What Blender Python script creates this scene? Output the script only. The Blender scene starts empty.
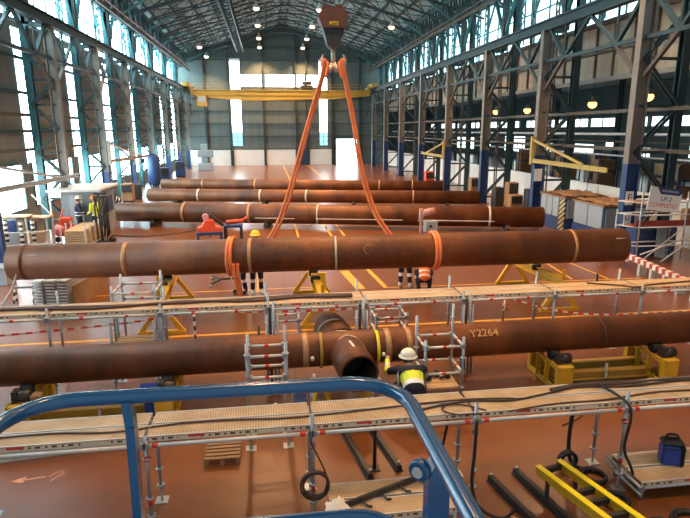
import bpy, math, random
from mathutils import Vector, Matrix
random.seed(7)
R = math.radians
sc = bpy.context.scene
col = sc.collection
PI = math.pi
ORD = ['first','second','third','fourth','fifth','sixth','seventh','eighth','ninth','tenth','eleventh','twelfth']

# ------------------------------------------------------------------ materials
def _mat(name):
    m = bpy.data.materials.new(name); m.use_nodes = True
    nt = m.node_tree; b = nt.nodes['Principled BSDF']
    return m, nt, b
def mat(name, c, rough=.5, metal=0, c2=None, scale=4, amt=.5, bump=0, spec=None, coat=0, stretch=None, detail=6):
    """plain or two-tone noisy paint / metal"""
    m, nt, b = _mat(name)
    b.inputs['Base Color'].default_value = (*c, 1)
    b.inputs['Roughness'].default_value = rough
    b.inputs['Metallic'].default_value = metal
    if spec is not None: b.inputs['Specular IOR Level'].default_value = spec
    if coat: b.inputs['Coat Weight'].default_value = coat; b.inputs['Coat Roughness'].default_value = .12
    if c2 or bump:
        tc = nt.nodes.new('ShaderNodeTexCoord'); mp = nt.nodes.new('ShaderNodeMapping')
        nt.links.new(tc.outputs['Object'], mp.inputs[0])
        if stretch: mp.inputs['Scale'].default_value = stretch
        n = nt.nodes.new('ShaderNodeTexNoise'); n.inputs['Scale'].default_value = scale; n.inputs['Detail'].default_value = detail
        n.inputs['Roughness'].default_value = .65
        nt.links.new(mp.outputs[0], n.inputs['Vector'])
        if c2:
            r = nt.nodes.new('ShaderNodeValToRGB')
            r.color_ramp.elements[0].position = .5-amt*.4; r.color_ramp.elements[0].color = (*c, 1)
            r.color_ramp.elements[1].position = .5+amt*.4; r.color_ramp.elements[1].color = (*c2, 1)
            nt.links.new(n.outputs['Fac'], r.inputs[0]); nt.links.new(r.outputs[0], b.inputs['Base Color'])
        if bump:
            bp = nt.nodes.new('ShaderNodeBump'); bp.inputs['Strength'].default_value = bump; bp.inputs['Distance'].default_value = .01
            nt.links.new(n.outputs['Fac'], bp.inputs['Height']); nt.links.new(bp.outputs[0], b.inputs['Normal'])
    return m
def emis(name, c, s):
    m, nt, b = _mat(name)
    b.inputs['Base Color'].default_value = (*c, 1)
    b.inputs['Emission Color'].default_value = (*c, 1); b.inputs['Emission Strength'].default_value = s
    return m
def math_node(nt, op, a, b=None, c=None):
    n = nt.nodes.new('ShaderNodeMath'); n.operation = op
    for i, x in enumerate((a, b, c)):
        if x is None: continue
        if isinstance(x, (int, float)): n.inputs[i].default_value = x
        else: nt.links.new(x, n.inputs[i])
    return n.outputs[0]
def stripes(name, c1, c2, vec, period, duty=.5, rough=.5):
    """stripes along a direction in object space"""
    m, nt, b = _mat(name); b.inputs['Roughness'].default_value = rough
    tc = nt.nodes.new('ShaderNodeTexCoord'); d = nt.nodes.new('ShaderNodeVectorMath'); d.operation = 'DOT_PRODUCT'
    nt.links.new(tc.outputs['Object'], d.inputs[0]); d.inputs[1].default_value = vec
    f = math_node(nt, 'FRACT', math_node(nt, 'MULTIPLY', d.outputs['Value'], 1/period))
    g = math_node(nt, 'LESS_THAN', f, duty)
    mx = nt.nodes.new('ShaderNodeMix'); mx.data_type = 'RGBA'
    nt.links.new(g, mx.inputs[0]); mx.inputs[6].default_value = (*c2, 1); mx.inputs[7].default_value = (*c1, 1)
    nt.links.new(mx.outputs[2], b.inputs['Base Color'])
    return m
def perforated(name, c, hole, pitch=.03):
    m, nt, b = _mat(name); b.inputs['Roughness'].default_value = .55; b.inputs['Metallic'].default_value = .1
    tc = nt.nodes.new('ShaderNodeTexCoord'); sp = nt.nodes.new('ShaderNodeSeparateXYZ'); nt.links.new(tc.outputs['Object'], sp.inputs[0])
    out = []
    for k, ax in enumerate('XY'):
        f = math_node(nt, 'FRACT', math_node(nt, 'MULTIPLY', sp.outputs[ax], 1/pitch))
        d = math_node(nt, 'SUBTRACT', f, .5); out.append(math_node(nt, 'MULTIPLY', d, d))
    s = math_node(nt, 'ADD', out[0], out[1]); g = math_node(nt, 'LESS_THAN', s, .065)
    n = nt.nodes.new('ShaderNodeTexNoise'); n.inputs['Scale'].default_value = 3; n.inputs['Detail'].default_value = 5
    nt.links.new(tc.outputs['Object'], n.inputs['Vector'])
    r = nt.nodes.new('ShaderNodeValToRGB'); r.color_ramp.elements[0].position = .35; r.color_ramp.elements[1].position = .7
    r.color_ramp.elements[0].color = (c[0]*.72, c[1]*.66, c[2]*.6, 1); r.color_ramp.elements[1].color = (*c, 1)
    nt.links.new(n.outputs['Fac'], r.inputs[0])
    mx = nt.nodes.new('ShaderNodeMix'); mx.data_type = 'RGBA'
    nt.links.new(g, mx.inputs[0]); nt.links.new(r.outputs[0], mx.inputs[6]); mx.inputs[7].default_value = (*hole, 1)
    nt.links.new(mx.outputs[2], b.inputs['Base Color'])
    return m
def slotted(name, c, hole):
    """steel edge with a row of dark slots of uneven length"""
    m, nt, b = _mat(name); b.inputs['Roughness'].default_value = .5
    tc = nt.nodes.new('ShaderNodeTexCoord'); sp = nt.nodes.new('ShaderNodeSeparateXYZ'); nt.links.new(tc.outputs['Object'], sp.inputs[0])
    f = math_node(nt, 'FRACT', math_node(nt, 'MULTIPLY', sp.outputs['X'], 1/.17))
    a = math_node(nt, 'LESS_THAN', f, .32)
    f2 = math_node(nt, 'ABSOLUTE', math_node(nt, 'SUBTRACT', f, .68)); a2 = math_node(nt, 'LESS_THAN', f2, .07)
    a = math_node(nt, 'MAXIMUM', a, a2)
    z = math_node(nt, 'LESS_THAN', math_node(nt, 'ABSOLUTE', math_node(nt, 'ADD', sp.outputs['Z'], .03)), .013)
    x0 = math_node(nt, 'GREATER_THAN', math_node(nt, 'ABSOLUTE', math_node(nt, 'SUBTRACT', math_node(nt, 'ABSOLUTE', sp.outputs['X']), .45)), .12)
    g = math_node(nt, 'MULTIPLY', math_node(nt, 'MULTIPLY', a, z), x0)
    mx = nt.nodes.new('ShaderNodeMix'); mx.data_type = 'RGBA'
    nt.links.new(g, mx.inputs[0]); mx.inputs[6].default_value = (*c, 1); mx.inputs[7].default_value = (*hole, 1)
    nt.links.new(mx.outputs[2], b.inputs['Base Color'])
    return m
def rust(name, base, dark, bright, scale=1.2):
    """rolled steel plate: rusty patches, mill scale, long rings round the pipe"""
    m, nt, b = _mat(name)
    tc = nt.nodes.new('ShaderNodeTexCoord')
    mp = nt.nodes.new('ShaderNodeMapping'); mp.inputs['Scale'].default_value = (1, .35, .35); nt.links.new(tc.outputs['Object'], mp.inputs[0])
    n1 = nt.nodes.new('ShaderNodeTexNoise'); n1.inputs['Scale'].default_value = scale; n1.inputs['Detail'].default_value = 8; n1.inputs['Roughness'].default_value = .6
    n2 = nt.nodes.new('ShaderNodeTexNoise'); n2.inputs['Scale'].default_value = 9; n2.inputs['Detail'].default_value = 6
    nt.links.new(mp.outputs[0], n1.inputs['Vector']); nt.links.new(tc.outputs['Object'], n2.inputs['Vector'])
    r = nt.nodes.new('ShaderNodeValToRGB'); e = r.color_ramp.elements
    e[0].position = .3; e[0].color = (*dark, 1); e[1].position = .72; e[1].color = (*bright, 1)
    k = e.new(.5); k.color = (*base, 1)
    mix = math_node(nt, 'ADD', math_node(nt, 'MULTIPLY', n1.outputs['Fac'], .75), math_node(nt, 'MULTIPLY', n2.outputs['Fac'], .25))
    nt.links.new(mix, r.inputs[0]); nt.links.new(r.outputs[0], b.inputs['Base Color'])
    rr = nt.nodes.new('ShaderNodeMapRange'); rr.inputs['To Min'].default_value = .38; rr.inputs['To Max'].default_value = .62
    nt.links.new(n2.outputs['Fac'], rr.inputs[0]); nt.links.new(rr.outputs[0], b.inputs['Roughness'])
    b.inputs['Metallic'].default_value = .25
    bp = nt.nodes.new('ShaderNodeBump'); bp.inputs['Strength'].default_value = .15; bp.inputs['Distance'].default_value = .01
    nt.links.new(n2.outputs['Fac'], bp.inputs['Height']); nt.links.new(bp.outputs[0], b.inputs['Normal'])
    return m
FLOOR_A = (.150, .043, .010); FLOOR_B = (.235, .074, .018)
def floor_mat():
    m, nt, b = _mat('painted_floor')
    tc = nt.nodes.new('ShaderNodeTexCoord')
    def noise(s, d, ro=.6):
        n = nt.nodes.new('ShaderNodeTexNoise'); n.inputs['Scale'].default_value = s; n.inputs['Detail'].default_value = d; n.inputs['Roughness'].default_value = ro
        nt.links.new(tc.outputs['Object'], n.inputs['Vector']); return n.outputs['Fac']
    a, c = noise(.35, 8), noise(2.2, 8, .7)
    s = math_node(nt, 'ADD', math_node(nt, 'MULTIPLY', a, .5), math_node(nt, 'MULTIPLY', c, .5))
    r = nt.nodes.new('ShaderNodeValToRGB'); e = r.color_ramp.elements
    e[0].position = .30; e[0].color = (*FLOOR_A, 1); e[1].position = .70; e[1].color = (*FLOOR_B, 1)
    nt.links.new(s, r.inputs[0])
    # casting joints of the slab
    sp = nt.nodes.new('ShaderNodeSeparateXYZ'); nt.links.new(tc.outputs['Object'], sp.inputs[0])
    js = []
    for ax, per, off in (('X', 6, 2.62), ('Y', 6, 1.1)):
        f = math_node(nt, 'FRACT', math_node(nt, 'MULTIPLY', math_node(nt, 'ADD', sp.outputs[ax], off), 1/per))
        js.append(math_node(nt, 'LESS_THAN', math_node(nt, 'ABSOLUTE', math_node(nt, 'SUBTRACT', f, .5)), .0018))
    j = math_node(nt, 'MAXIMUM', js[0], js[1])
    mx = nt.nodes.new('ShaderNodeMix'); mx.data_type = 'RGBA'
    nt.links.new(math_node(nt, 'MULTIPLY', j, .6), mx.inputs[0]); nt.links.new(r.outputs[0], mx.inputs[6]); mx.inputs[7].default_value = (.04, .02, .015, 1)
    nt.links.new(mx.outputs[2], b.inputs['Base Color'])
    rr = nt.nodes.new('ShaderNodeMapRange'); rr.inputs['To Min'].default_value = .30; rr.inputs['To Max'].default_value = .40
    nt.links.new(a, rr.inputs[0]); nt.links.new(rr.outputs[0], b.inputs['Roughness'])
    b.inputs['Specular IOR Level'].default_value = .4
    b.inputs['Coat Weight'].default_value = .75; b.inputs['Coat Roughness'].default_value = .24; b.inputs['Coat IOR'].default_value = 1.5
    return m
M = dict(
 floor=floor_mat(),
 rust=rust('rusty_pipe_steel', (.155, .048, .014), (.045, .018, .010), (.30, .098, .028)),
 rust2=rust('brown_pipe_steel', (.165, .053, .017), (.048, .02, .011), (.31, .105, .030), .8),
 weld=mat('ground_weld', (.62, .36, .17), .5, .3, (.42, .2, .09), 12),
 weldpale=mat('pale_weld', (.8, .72, .6), .5, .1, (.5, .4, .3), 14),
 boreshade=mat('pipe_bore_shade', (.03, .016, .01), .8),  # near-black, shade inside the brace stubs put into the colour
 chalk=mat('chalk', (.8, .75, .68), .9),
 chalkred=mat('chalk_orange', (.85, .45, .33), .9),
 steel=mat('teal_steel', (.022, .045, .048), .55, .1, (.04, .07, .073), 3),
 steelbrown=mat('brown_steel', (.13, .09, .06), .6, .1, (.07, .065, .055), 2.5),
 colpaint=mat('column_paint', (.24, .21, .175), .55, .05, (.17, .15, .125), 2),
 colblue=mat('column_blue', (.014, .04, .13), .45, 0, (.025, .06, .17), 3),
 steelteal=mat('light_teal_steel', (.03, .13, .145), .5, .1, (.05, .18, .2), 3),
 cladding=mat('beige_cladding', (.25, .235, .20), .7, 0, (.18, .17, .145), .8, stretch=(1, 3, .3)),
 cladback=mat('grey_cladding', (.135, .165, .158), .7, 0, (.10, .128, .125), .7, stretch=(3, 1, .3)),
 claddark=mat('dark_cladding', (.05, .08, .083), .7, 0, (.07, .105, .107), .8, stretch=(3, 1, .3)),
 panel=mat('tan_panel', (.43, .35, .25), .6, 0, (.32, .25, .175), 1.2, stretch=(1, 2.5, .3)),
 whitewall=mat('white_low_wall', (.90, .88, .84), .6, 0, (.82, .79, .74), 1),
 roof=mat('roof_sheet', (.22, .32, .31), .65, 0, (.30, .41, .40), .5, stretch=(.4, 2, 1)),
 galv=mat('galvanised', (.50, .53, .56), .38, .75, (.38, .41, .44), 12),
 galvwhite=mat('pale_galvanised', (.72, .72, .70), .45, .3, (.58, .57, .55), 9),
 red=mat('red_band', (.65, .03, .02), .5),
 deck=perforated('perforated_plank', (.74, .55, .34), (.20, .11, .06)),
 deckedge=slotted('slotted_plank_edge', (.66, .56, .42), (.09, .05, .03)),
 ply=mat('plain_board', (.62, .42, .23), .6, 0, (.5, .32, .17), 3, stretch=(1, 5, 5)),
 wood=mat('old_wood', (.36, .2, .1), .8, 0, (.22, .12, .06), 5, stretch=(1, 6, 6)),
 cable=mat('rubber_cable', (.035, .022, .02), .5, 0, (.07, .035, .025), 6),
 cablebrown=mat('brown_hose', (.12, .05, .035), .5, 0, (.06, .03, .025), 6),
 black=mat('black_rubber', (.012, .012, .014), .6),
 darksteel=mat('dark_steel', (.035, .035, .038), .45, .5, (.07, .06, .055), 5),
 yellow=mat('yellow_paint', (.72, .42, .02), .42, 0, (.55, .30, .02), 5),
 brightyellow=mat('bright_yellow', (.95, .75, .02), .4),
 ochre=mat('crane_ochre', (.50, .29, .04), .5, 0, (.40, .22, .03), 2),
 railblue=mat('rail_blue_paint', (.004, .082, .22), .26, .1, (.007, .11, .27), 2, coat=.8),
 blue=mat('blue_plastic', (.02, .06, .32), .4),
 navy=mat('navy', (.012, .02, .055), .8),
 cabblue=mat('cabinet_blue', (.02, .05, .15), .45),
 cabgrey=mat('cabinet_grey', (.36, .40, .43), .35, .2),
 dust=mat('dusty_brown', (.24, .12, .055), .9, 0, (.40, .24, .13), 2.5, bump=.6),
 sling=mat('orange_sling', (.88, .20, .06), .75, 0, (.95, .32, .12), 5, bump=.2),
 hookpaint=mat('hook_block_brown', (.085, .035, .022), .5, .1, (.15, .06, .035), 4),
 hooksteel=mat('hook_steel', (.62, .52, .42), .45, .4, (.4, .3, .22), 8),
 machred=mat('machine_red', (.70, .08, .03), .45),
 machpink=mat('faded_pink', (.52, .26, .24), .6),
 white=mat('white_paint', (.85, .84, .80), .5),
 paper=mat('white_sheet', (.9, .86, .8), .8, 0, (.75, .7, .62), 7, bump=.5),
 floorline=mat('floor_yellow', (.80, .42, .05), .45, 0, (.55, .27, .05), 4),
 jibpaint=mat('jib_ochre', (.50, .38, .10), .5, 0, (.40, .29, .07), 3),
 hiviz=mat('hi_vis_yellow', (.72, .85, .05), .7),
 hivizor=mat('hi_vis_orange', (.95, .2, .04), .7),
 reflect=mat('reflective_band', (.85, .87, .88), .35),
 cloth=mat('dark_workwear', (.012, .014, .028), .85),
 skin=mat('skin', (.55, .30, .2), .6),
 hair=mat('dark_hair', (.03, .02, .015), .8),
 eye=mat('eye_dark', (.02, .015, .012), .3),
 lip=mat('lip', (.42, .16, .12), .5),
 helmet=mat('helmet_white', (.88, .84, .72), .35),
 helmetyel=mat('helmet_yellow', (.9, .7, .05), .35),
 helmetor=mat('helmet_orange', (.95, .35, .1), .35),
 bootpale=mat('boot_pale', (.75, .8, .6), .7),
 tape=stripes('barrier_tape', (.75, .05, .03), (.9, .88, .84), (1, 0, 0), .26),
 stripered=stripes('red_white_beam', (.42, .06, .05), (.8, .77, .72), (0, 1, .0), .34),
 hazard=stripes('hazard_paint', (.6, .5, .22), (.03, .03, .03), (.0, .7, 1), .22),
 bwpost=stripes('black_white_post', (.03, .03, .03), (.85, .8, .7), (0, 0, 1), .2),
 gratingside=stripes('plank_stack_end', (.1, .13, .16), (.8, .85, .88), (0, 0, 1), .08, .3),
 teal=mat('cabin_wall', (.30, .35, .36), .5, 0, (.22, .27, .29), 2),
 redsheet=mat('red_toe_board', (.30, .03, .02), .6, 0, (.2, .02, .02), 3),
 glass=emis('daylit_glazing', (.66, .95, 1.0), 2.2),
 glassleft=emis('bright_daylit_glazing', (.62, .90, 1.0), 14),
 glassdim=emis('dim_glazing', (.35, .85, .88), 1.2),
 daylight=emis('daylit_opening', (.88, .96, 1), 9),
 glassfar=emis('far_glazing', (.85, 1, 1), 2.5),
 bulb=emis('lamp_bulb', (1, .62, .36), 7),
 sodium=emis('sodium_bulb', (1, .42, .07), 9),
)

# ------------------------------------------------------------------ mesh builder
class MB:
    def __init__(s): s.v = []; s.f = []; s.sm = []; s.mi = []; s.k = 0
    def add(s, vs, fs, smooth=False):
        n = len(s.v); s.v += [tuple(v) for v in vs]
        for f in fs: s.f.append(tuple(i+n for i in f)); s.sm.append(smooth); s.mi.append(s.k)
        return s
    def box(s, x0, x1, y0, y1, z0, z1, b=0):
        if b:
            # chamfered box: inset rings
            vs = []; 
            for z, i in ((z0, b), (z0+b, 0), (z1-b, 0), (z1, b)):
                for (cx, cy, dx, dy) in ((x0, y0, 1, 1), (x1, y0, -1, 1), (x1, y1, -1, -1), (x0, y1, 1, -1)):
                    a = (cx+dx*(i+b), cy+dy*i); c = (cx+dx*i, cy+dy*(i+b))
                    pr = (c, a) if (dx*dy > 0) else (a, c)
                    for p in pr: vs.append((p[0], p[1], z))
            fs = []
            for r in range(3):
                for k in range(8):
                    fs.append((r*8+k, r*8+(k+1) % 8, (r+1)*8+(k+1) % 8, (r+1)*8+k))
            fs.append(tuple(range(7, -1, -1))); fs.append(tuple(range(24, 32)))
            return s.add(vs, fs)
        vs = [(x, y, z) for z in (z0, z1) for y in (y0, y1) for x in (x0, x1)]
        return s.add(vs, [(0, 2, 3, 1), (4, 5, 7, 6), (0, 1, 5, 4), (2, 6, 7, 3), (0, 4, 6, 2), (1, 3, 7, 5)])
    def beam(s, p, q, w, h=None, up=(0, 0, 1)):
        h = h or w; p = Vector(p); q = Vector(q); d = (q-p)
        if d.length < 1e-6: return s
        d.normalize(); u = Vector(up)
        if abs(d.dot(u)) > .95: u = Vector((0, 1, 0))
        r = d.cross(u).normalized(); u = r.cross(d)
        vs = [c+r*(a*w/2)+u*(b*h/2) for c in (p, q) for a, b in ((-1, -1), (1, -1), (1, 1), (-1, 1))]
        return s.add(vs, [(0, 3, 2, 1), (4, 5, 6, 7), (0, 1, 5, 4), (1, 2, 6, 5), (2, 3, 7, 6), (3, 0, 4, 7)])
    def ibeam(s, p, q, w, h, t=.02, up=(0, 0, 1)):
        p = Vector(p); q = Vector(q); d = (q-p).normalized(); u = Vector(up)
        if abs(d.dot(u)) > .95: u = Vector((0, 1, 0))
        r = d.cross(u).normalized(); u = r.cross(d)
        s.beam(p+u*(h/2-t/2), q+u*(h/2-t/2), w, t, up); s.beam(p-u*(h/2-t/2), q-u*(h/2-t/2), w, t, up)
        return s.beam(p, q, t, h-t, up)
    def tube(s, p, q, r, n=10, r2=None, cap=True):
        return s.path([p, q], r, n, rs=[r, r if r2 is None else r2], cap=cap)
    def path(s, pts, r, n=8, closed=False, rs=None, cap=True):
        P = [Vector(p) for p in pts]; N = len(P); rings = []
        t0 = None; u = None
        for i in range(N):
            if closed: t = (P[(i+1) % N]-P[i-1]).normalized()
            else: t = (P[min(i+1, N-1)]-P[max(i-1, 0)]).normalized()
            if u is None:
                a = Vector((0, 0, 1)) if abs(t.z) < .9 else Vector((0, 1, 0))
                u = t.cross(a).normalized()
            else:
                u = (u-t*u.dot(t)); 
                if u.length < 1e-6: u = t.orthogonal()
                u.normalize()
            w = t.cross(u); rad = rs[i] if rs else r
            rings.append([P[i]+u*(math.cos(2*PI*k/n)*rad)+w*(math.sin(2*PI*k/n)*rad) for k in range(n)])
        vs = [v for g in rings for v in g]; fs = []
        for i in range(N if closed else N-1):
            j = (i+1) % N
            for k in range(n): fs.append((i*n+k, i*n+(k+1) % n, j*n+(k+1) % n, j*n+k))
        s.add(vs, fs, True)
        if cap and not closed:
            b = len(s.v)-len(vs)
            s.f.append(tuple(b+k for k in range(n-1, -1, -1))); s.sm.append(False); s.mi.append(s.k)
            s.f.append(tuple(b+(N-1)*n+k for k in range(n))); s.sm.append(False); s.mi.append(s.k)
        return s
    def pipe(s, p, q, ro, ri, n=40, r2=None):
        """hollow tube open at both ends"""
        P = Vector(p); Q = Vector(q); t = (Q-P).normalized()
        a = Vector((0, 0, 1)) if abs(t.z) < .9 else Vector((0, 1, 0))
        u = t.cross(a).normalized(); w = t.cross(u)
        vs = []
        for c, r in ((P, ro), (Q, ro), (Q, ri), (P, ri)):
            vs += [c+u*(math.cos(2*PI*k/n)*r)+w*(math.sin(2*PI*k/n)*r) for k in range(n)]
        for i in range(4):
            j = (i+1) % 4; f = [(i*n+k, i*n+(k+1) % n, j*n+(k+1) % n, j*n+k) for k in range(n)]
            if i == 0: s.add(vs, f, True)
            else:
                b = len(s.v)-4*n
                for g in f: s.f.append(tuple(x+b for x in g)); s.sm.append(i == 2); s.mi.append(s.k)
        return s
    def lathe(s, prof, c=(0, 0, 0), n=20, axis='Z', smooth=True):
        vs = []; c = Vector(c)
        for (r, z) in prof:
            for k in range(n):
                a = 2*PI*k/n; x, y = r*math.cos(a), r*math.sin(a)
                v = {'Z': (x, y, z), 'X': (z, x, y), 'Y': (y, z, x)}[axis]; vs.append(c+Vector(v))
        fs = [(i*n+k, i*n+(k+1) % n, (i+1)*n+(k+1) % n, (i+1)*n+k) for i in range(len(prof)-1) for k in range(n)]
        s.add(vs, fs, smooth)
        b = len(s.v)-len(vs)
        for i, rev in ((0, True), (len(prof)-1, False)):
            if prof[i][0] > 1e-5:
                ids = [b+i*n+k for k in range(n)]
                s.f.append(tuple(reversed(ids)) if rev else tuple(ids)); s.sm.append(False); s.mi.append(s.k)
        return s
    def ball(s, c, r, n=12, m=8):
        if isinstance(r, (int, float)): r = (r, r, r)
        vs = [(c[0], c[1], c[2]-r[2])]
        for i in range(1, m):
            p = -PI/2+PI*i/m
            for k in range(n): a = 2*PI*k/n; vs.append((c[0]+r[0]*math.cos(p)*math.cos(a), c[1]+r[1]*math.cos(p)*math.sin(a), c[2]+r[2]*math.sin(p)))
        vs.append((c[0], c[1], c[2]+r[2])); fs = [(0, 1+(k+1) % n, 1+k) for k in range(n)]
        for i in range(m-2):
            for k in range(n): fs.append((1+i*n+k, 1+i*n+(k+1) % n, 1+(i+1)*n+(k+1) % n, 1+(i+1)*n+k))
        L = len(vs)-1; fs += [(L, 1+(m-2)*n+k, 1+(m-2)*n+(k+1) % n) for k in range(n)]
        return s.add(vs, fs, True)
    def prism(s, poly, d0, d1, plane='XZ'):
        """extrude a 2D outline; plane XZ extrudes along Y, YZ along X, XY along Z"""
        f = {'XZ': lambda a, b, d: (a, d, b), 'YZ': lambda a, b, d: (d, a, b), 'XY': lambda a, b, d: (a, b, d)}[plane]
        n = len(poly); vs = [f(a, b, d0) for a, b in poly]+[f(a, b, d1) for a, b in poly]
        return s.add(vs, [tuple(range(n)), tuple(range(2*n-1, n-1, -1))]+[(k, k+n, (k+1) % n+n, (k+1) % n) for k in range(n)])
    def xform(s, mtx, start=0):
        for i in range(start, len(s.v)): s.v[i] = tuple(mtx @ Vector(s.v[i]))
        return s
    def mesh(s, name, mats, off=(0, 0, 0)):
        me = bpy.data.meshes.new(name)
        me.from_pydata([(v[0]-off[0], v[1]-off[1], v[2]-off[2]) for v in s.v], [], s.f)
        for m in (mats if isinstance(mats, (list, tuple)) else [mats]): me.materials.append(m)
        for p, sm, mi in zip(me.polygons, s.sm, s.mi): p.use_smooth = sm; p.material_index = mi
        me.update()
        return me
def setp(o, label=None, cat=None, group=None, kind=None):
    if label: o['label'] = label
    if cat: o['category'] = cat
    if group: o['group'] = group
    if kind: o['kind'] = kind
    return o
def mm(m): return [M[x] for x in m] if isinstance(m, (list, tuple)) else M[m]
def thing(name, label, cat, loc=(0, 0, 0), rz=0, group=None):
    o = bpy.data.objects.new(name, None); col.objects.link(o); o.empty_display_size = .2
    o.location = loc; o.rotation_euler = (0, 0, rz); return setp(o, label, cat, group)
def part(name, mb, m, parent, label=None, kind=None, local=False):
    """local=False: vertices are world coordinates of an unrotated parent"""
    off = (0, 0, 0)
    if not local:
        p = parent; off = Vector((0, 0, 0))
        while p is not None: off = off+p.location; p = p.parent
    o = bpy.data.objects.new(name, mb.mesh(name, mm(m), off)); col.objects.link(o); o.parent = parent
    return setp(o, label, None, None, kind)
def solo(name, mb, m, label, cat, loc=(0, 0, 0), rz=0, group=None, local=False, kind=None):
    o = bpy.data.objects.new(name, mb.mesh(name, mm(m), (0, 0, 0) if local else loc)); col.objects.link(o)
    o.location = loc; o.rotation_euler = (0, 0, rz); return setp(o, label, cat, group, kind)
def struct(name, mb, m, parent=None):
    o = bpy.data.objects.new(name, mb.mesh(name, mm(m))); col.objects.link(o)
    if parent: o.parent = parent
    else: o['kind'] = 'structure'
    return o
def copy_tree(o, parent=None):
    c = o.copy(); col.objects.link(c)
    if parent: c.parent = parent
    for ch in list(o.children): copy_tree(ch, c)
    return c
def text_part(name, body, size, m, parent, loc, rot, ext=.002, label=None):
    cu = bpy.data.curves.new(name, 'FONT'); cu.body = body; cu.size = size; cu.extrude = ext; cu.align_x = 'CENTER'; cu.align_y = 'CENTER'
    t = bpy.data.objects.new(name, cu); col.objects.link(t)
    dg = bpy.context.evaluated_depsgraph_get(); me = bpy.data.meshes.new_from_object(t.evaluated_get(dg))
    bpy.data.objects.remove(t); me.materials.clear(); me.materials.append(M[m])
    o = bpy.data.objects.new(name, me); col.objects.link(o); o.parent = parent; o.location = loc; o.rotation_euler = rot
    return setp(o, label)

# ------------------------------------------------------------------ the hall
XL, XR, YB, Y0 = -11.0, 15.9, 75.0, -4.0
RX, RZ, EZ = 2.3, 17.4, 13.3           # ridge and eaves
GX = (-9.3, 13.2)
COLY = {'left': [20.2, 27.4, 34.0, 40.9, 48.0, 55.0, 62.2, 69.4], 'right': [19.0, 26.2, 33.2, 40.4, 47.6, 55.0, 62.4, 69.6]}
struct('floor', MB().box(XL-1, 44, Y0, YB+.5, -.2, 0), 'floor')
# floor markings, painted thin
def mark(x0, y0, x1, y1, w, z=.004):
    b = MB(); d = Vector((x1-x0, y1-y0, 0)); b.beam((x0, y0, z/2), (x1, y1, z/2), w, z); return b
fm = MB()
for q in ((-8, 12.15, 11.5, 12.15, .1), (2.35, 17.5, 2.55, 15.3, .28), (3.15, 17.7, 3.3, 15.3, .14), (3.3, 15.32, 11.3, 15.2, .07), (1.2, 27, 1.22, 19.5, .09),
          (2.64, 27, 2.64, 19, .1), (3.2, 27, 3.22, 19, .09), (9.4, 17.6, 9.15, 15.4, .08), (10.2, 17.6, 10.3, 14.4, .08), (-5.0, 15.7, 1.2, 15.7, .06),
          (2.0, 74, 2.0, 46, .12), (5.2, 74, 5.2, 46, .12), (-.4, 19.2, -.4, 15.4, .08)):
    b = mark(*q); fm.add(b.v, b.f)
fo = struct('floor_marking', fm, 'floorline'); 
# roof
rf = MB()
for s, x in ((1, XL-.2), (-1, XR+.2)):
    rf.add([(x, Y0, EZ), (x, YB, EZ), (RX, YB, RZ), (RX, Y0, RZ), (x, Y0, EZ+.15), (x, YB, EZ+.15), (RX, YB, RZ+.15), (RX, Y0, RZ+.15)],
           [(0, 1, 2, 3), (4, 7, 6, 5), (0, 4, 5, 1), (2, 6, 7, 3), (0, 3, 7, 4), (1, 5, 6, 2)])
ceil = struct('ceiling', rf, 'roof')
def rz_at(x):
    return EZ+(RZ-EZ)*((x-XL)/(RX-XL) if x < RX else (XR-x)/(XR-RX))
for i in range(9):
    for s in (-1, 1):
        x = RX+s*(.4+i*1.55)
        if XL < x < XR:
            struct('purlin', MB().beam((x, Y0+.2, rz_at(x)-.12), (x, YB-.1, rz_at(x)-.12), .09, .2), 'steel', ceil)
# diagonal roof bracing, one mesh a slope
for s in (-1, 1):
    b = MB(); xe = XL+.5 if s < 0 else XR-.5
    xs = [RX+(xe-RX)*t for t in (0, .25, .5, .75, 1)]
    y = 14.0
    while y < YB-3:
        for k in range(4):
            b.beam((xs[k], y, rz_at(xs[k])-.3), (xs[k+1], y+3.6, rz_at(xs[k+1])-.3), .07)
            b.beam((xs[k+1], y, rz_at(xs[k+1])-.3), (xs[k], y+3.6, rz_at(xs[k])-.3), .07)
        y += 3.6
    struct('roof_bracing', b, 'steel', ceil)
# a skylight strip in the right slope
b = MB(); x0, x1 = 2.7, 3.5
b.add([(x0, 30, rz_at(x0)-.03), (x1, 30, rz_at(x1)-.03), (x1, 52, rz_at(x1)-.03), (x0, 52, rz_at(x0)-.03)], [(0, 1, 2, 3)])
struct('window_skylight', b, 'glass')
# roof trusses
def truss(y, k):
    t = thing('roof_truss', 'dark steel lattice roof truss spanning the hall, all alike along the roof', 'roof truss', (RX, y, 0), 0, 'roof trusses')
    top, bot, web = MB(), MB(), MB()
    d = 1.15
    for s in (-1, 1):
        xe = XL+.3 if s < 0 else XR-.3
        top.beam((RX, y, RZ-.28), (xe, y, rz_at(xe)-.28), .1, .12)
        bot.beam((RX+s*1.5, y, rz_at(RX+s*1.5)-d-.28), (xe, y, rz_at(xe)-d-.1), .1, .12)
        bot.beam((RX, y, RZ-1.75), (RX+s*1.5, y, rz_at(RX+s*1.5)-d-.28), .13, .16)
        n = 10
        for i in range(n):
            xa = RX+(xe-RX)*i/n; xb = RX+(xe-RX)*(i+.5)/n; xc = RX+(xe-RX)*(i+1)/n
            za = rz_at(xa)-.3; zb = rz_at(xb)-d-.25; zc = rz_at(xc)-.3
            web.beam((xa, y, za), (xb, y, zb), .055); web.beam((xb, y, zb), (xc, y, zc), .055)
    part('top_chord', top, 'steel', t); part('bottom_chord', bot, 'steel', t); part('web', web, 'steel', t)
y = 19.0; k = 0
while y < YB-1: truss(y, k); y += 3.6; k += 1

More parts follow.
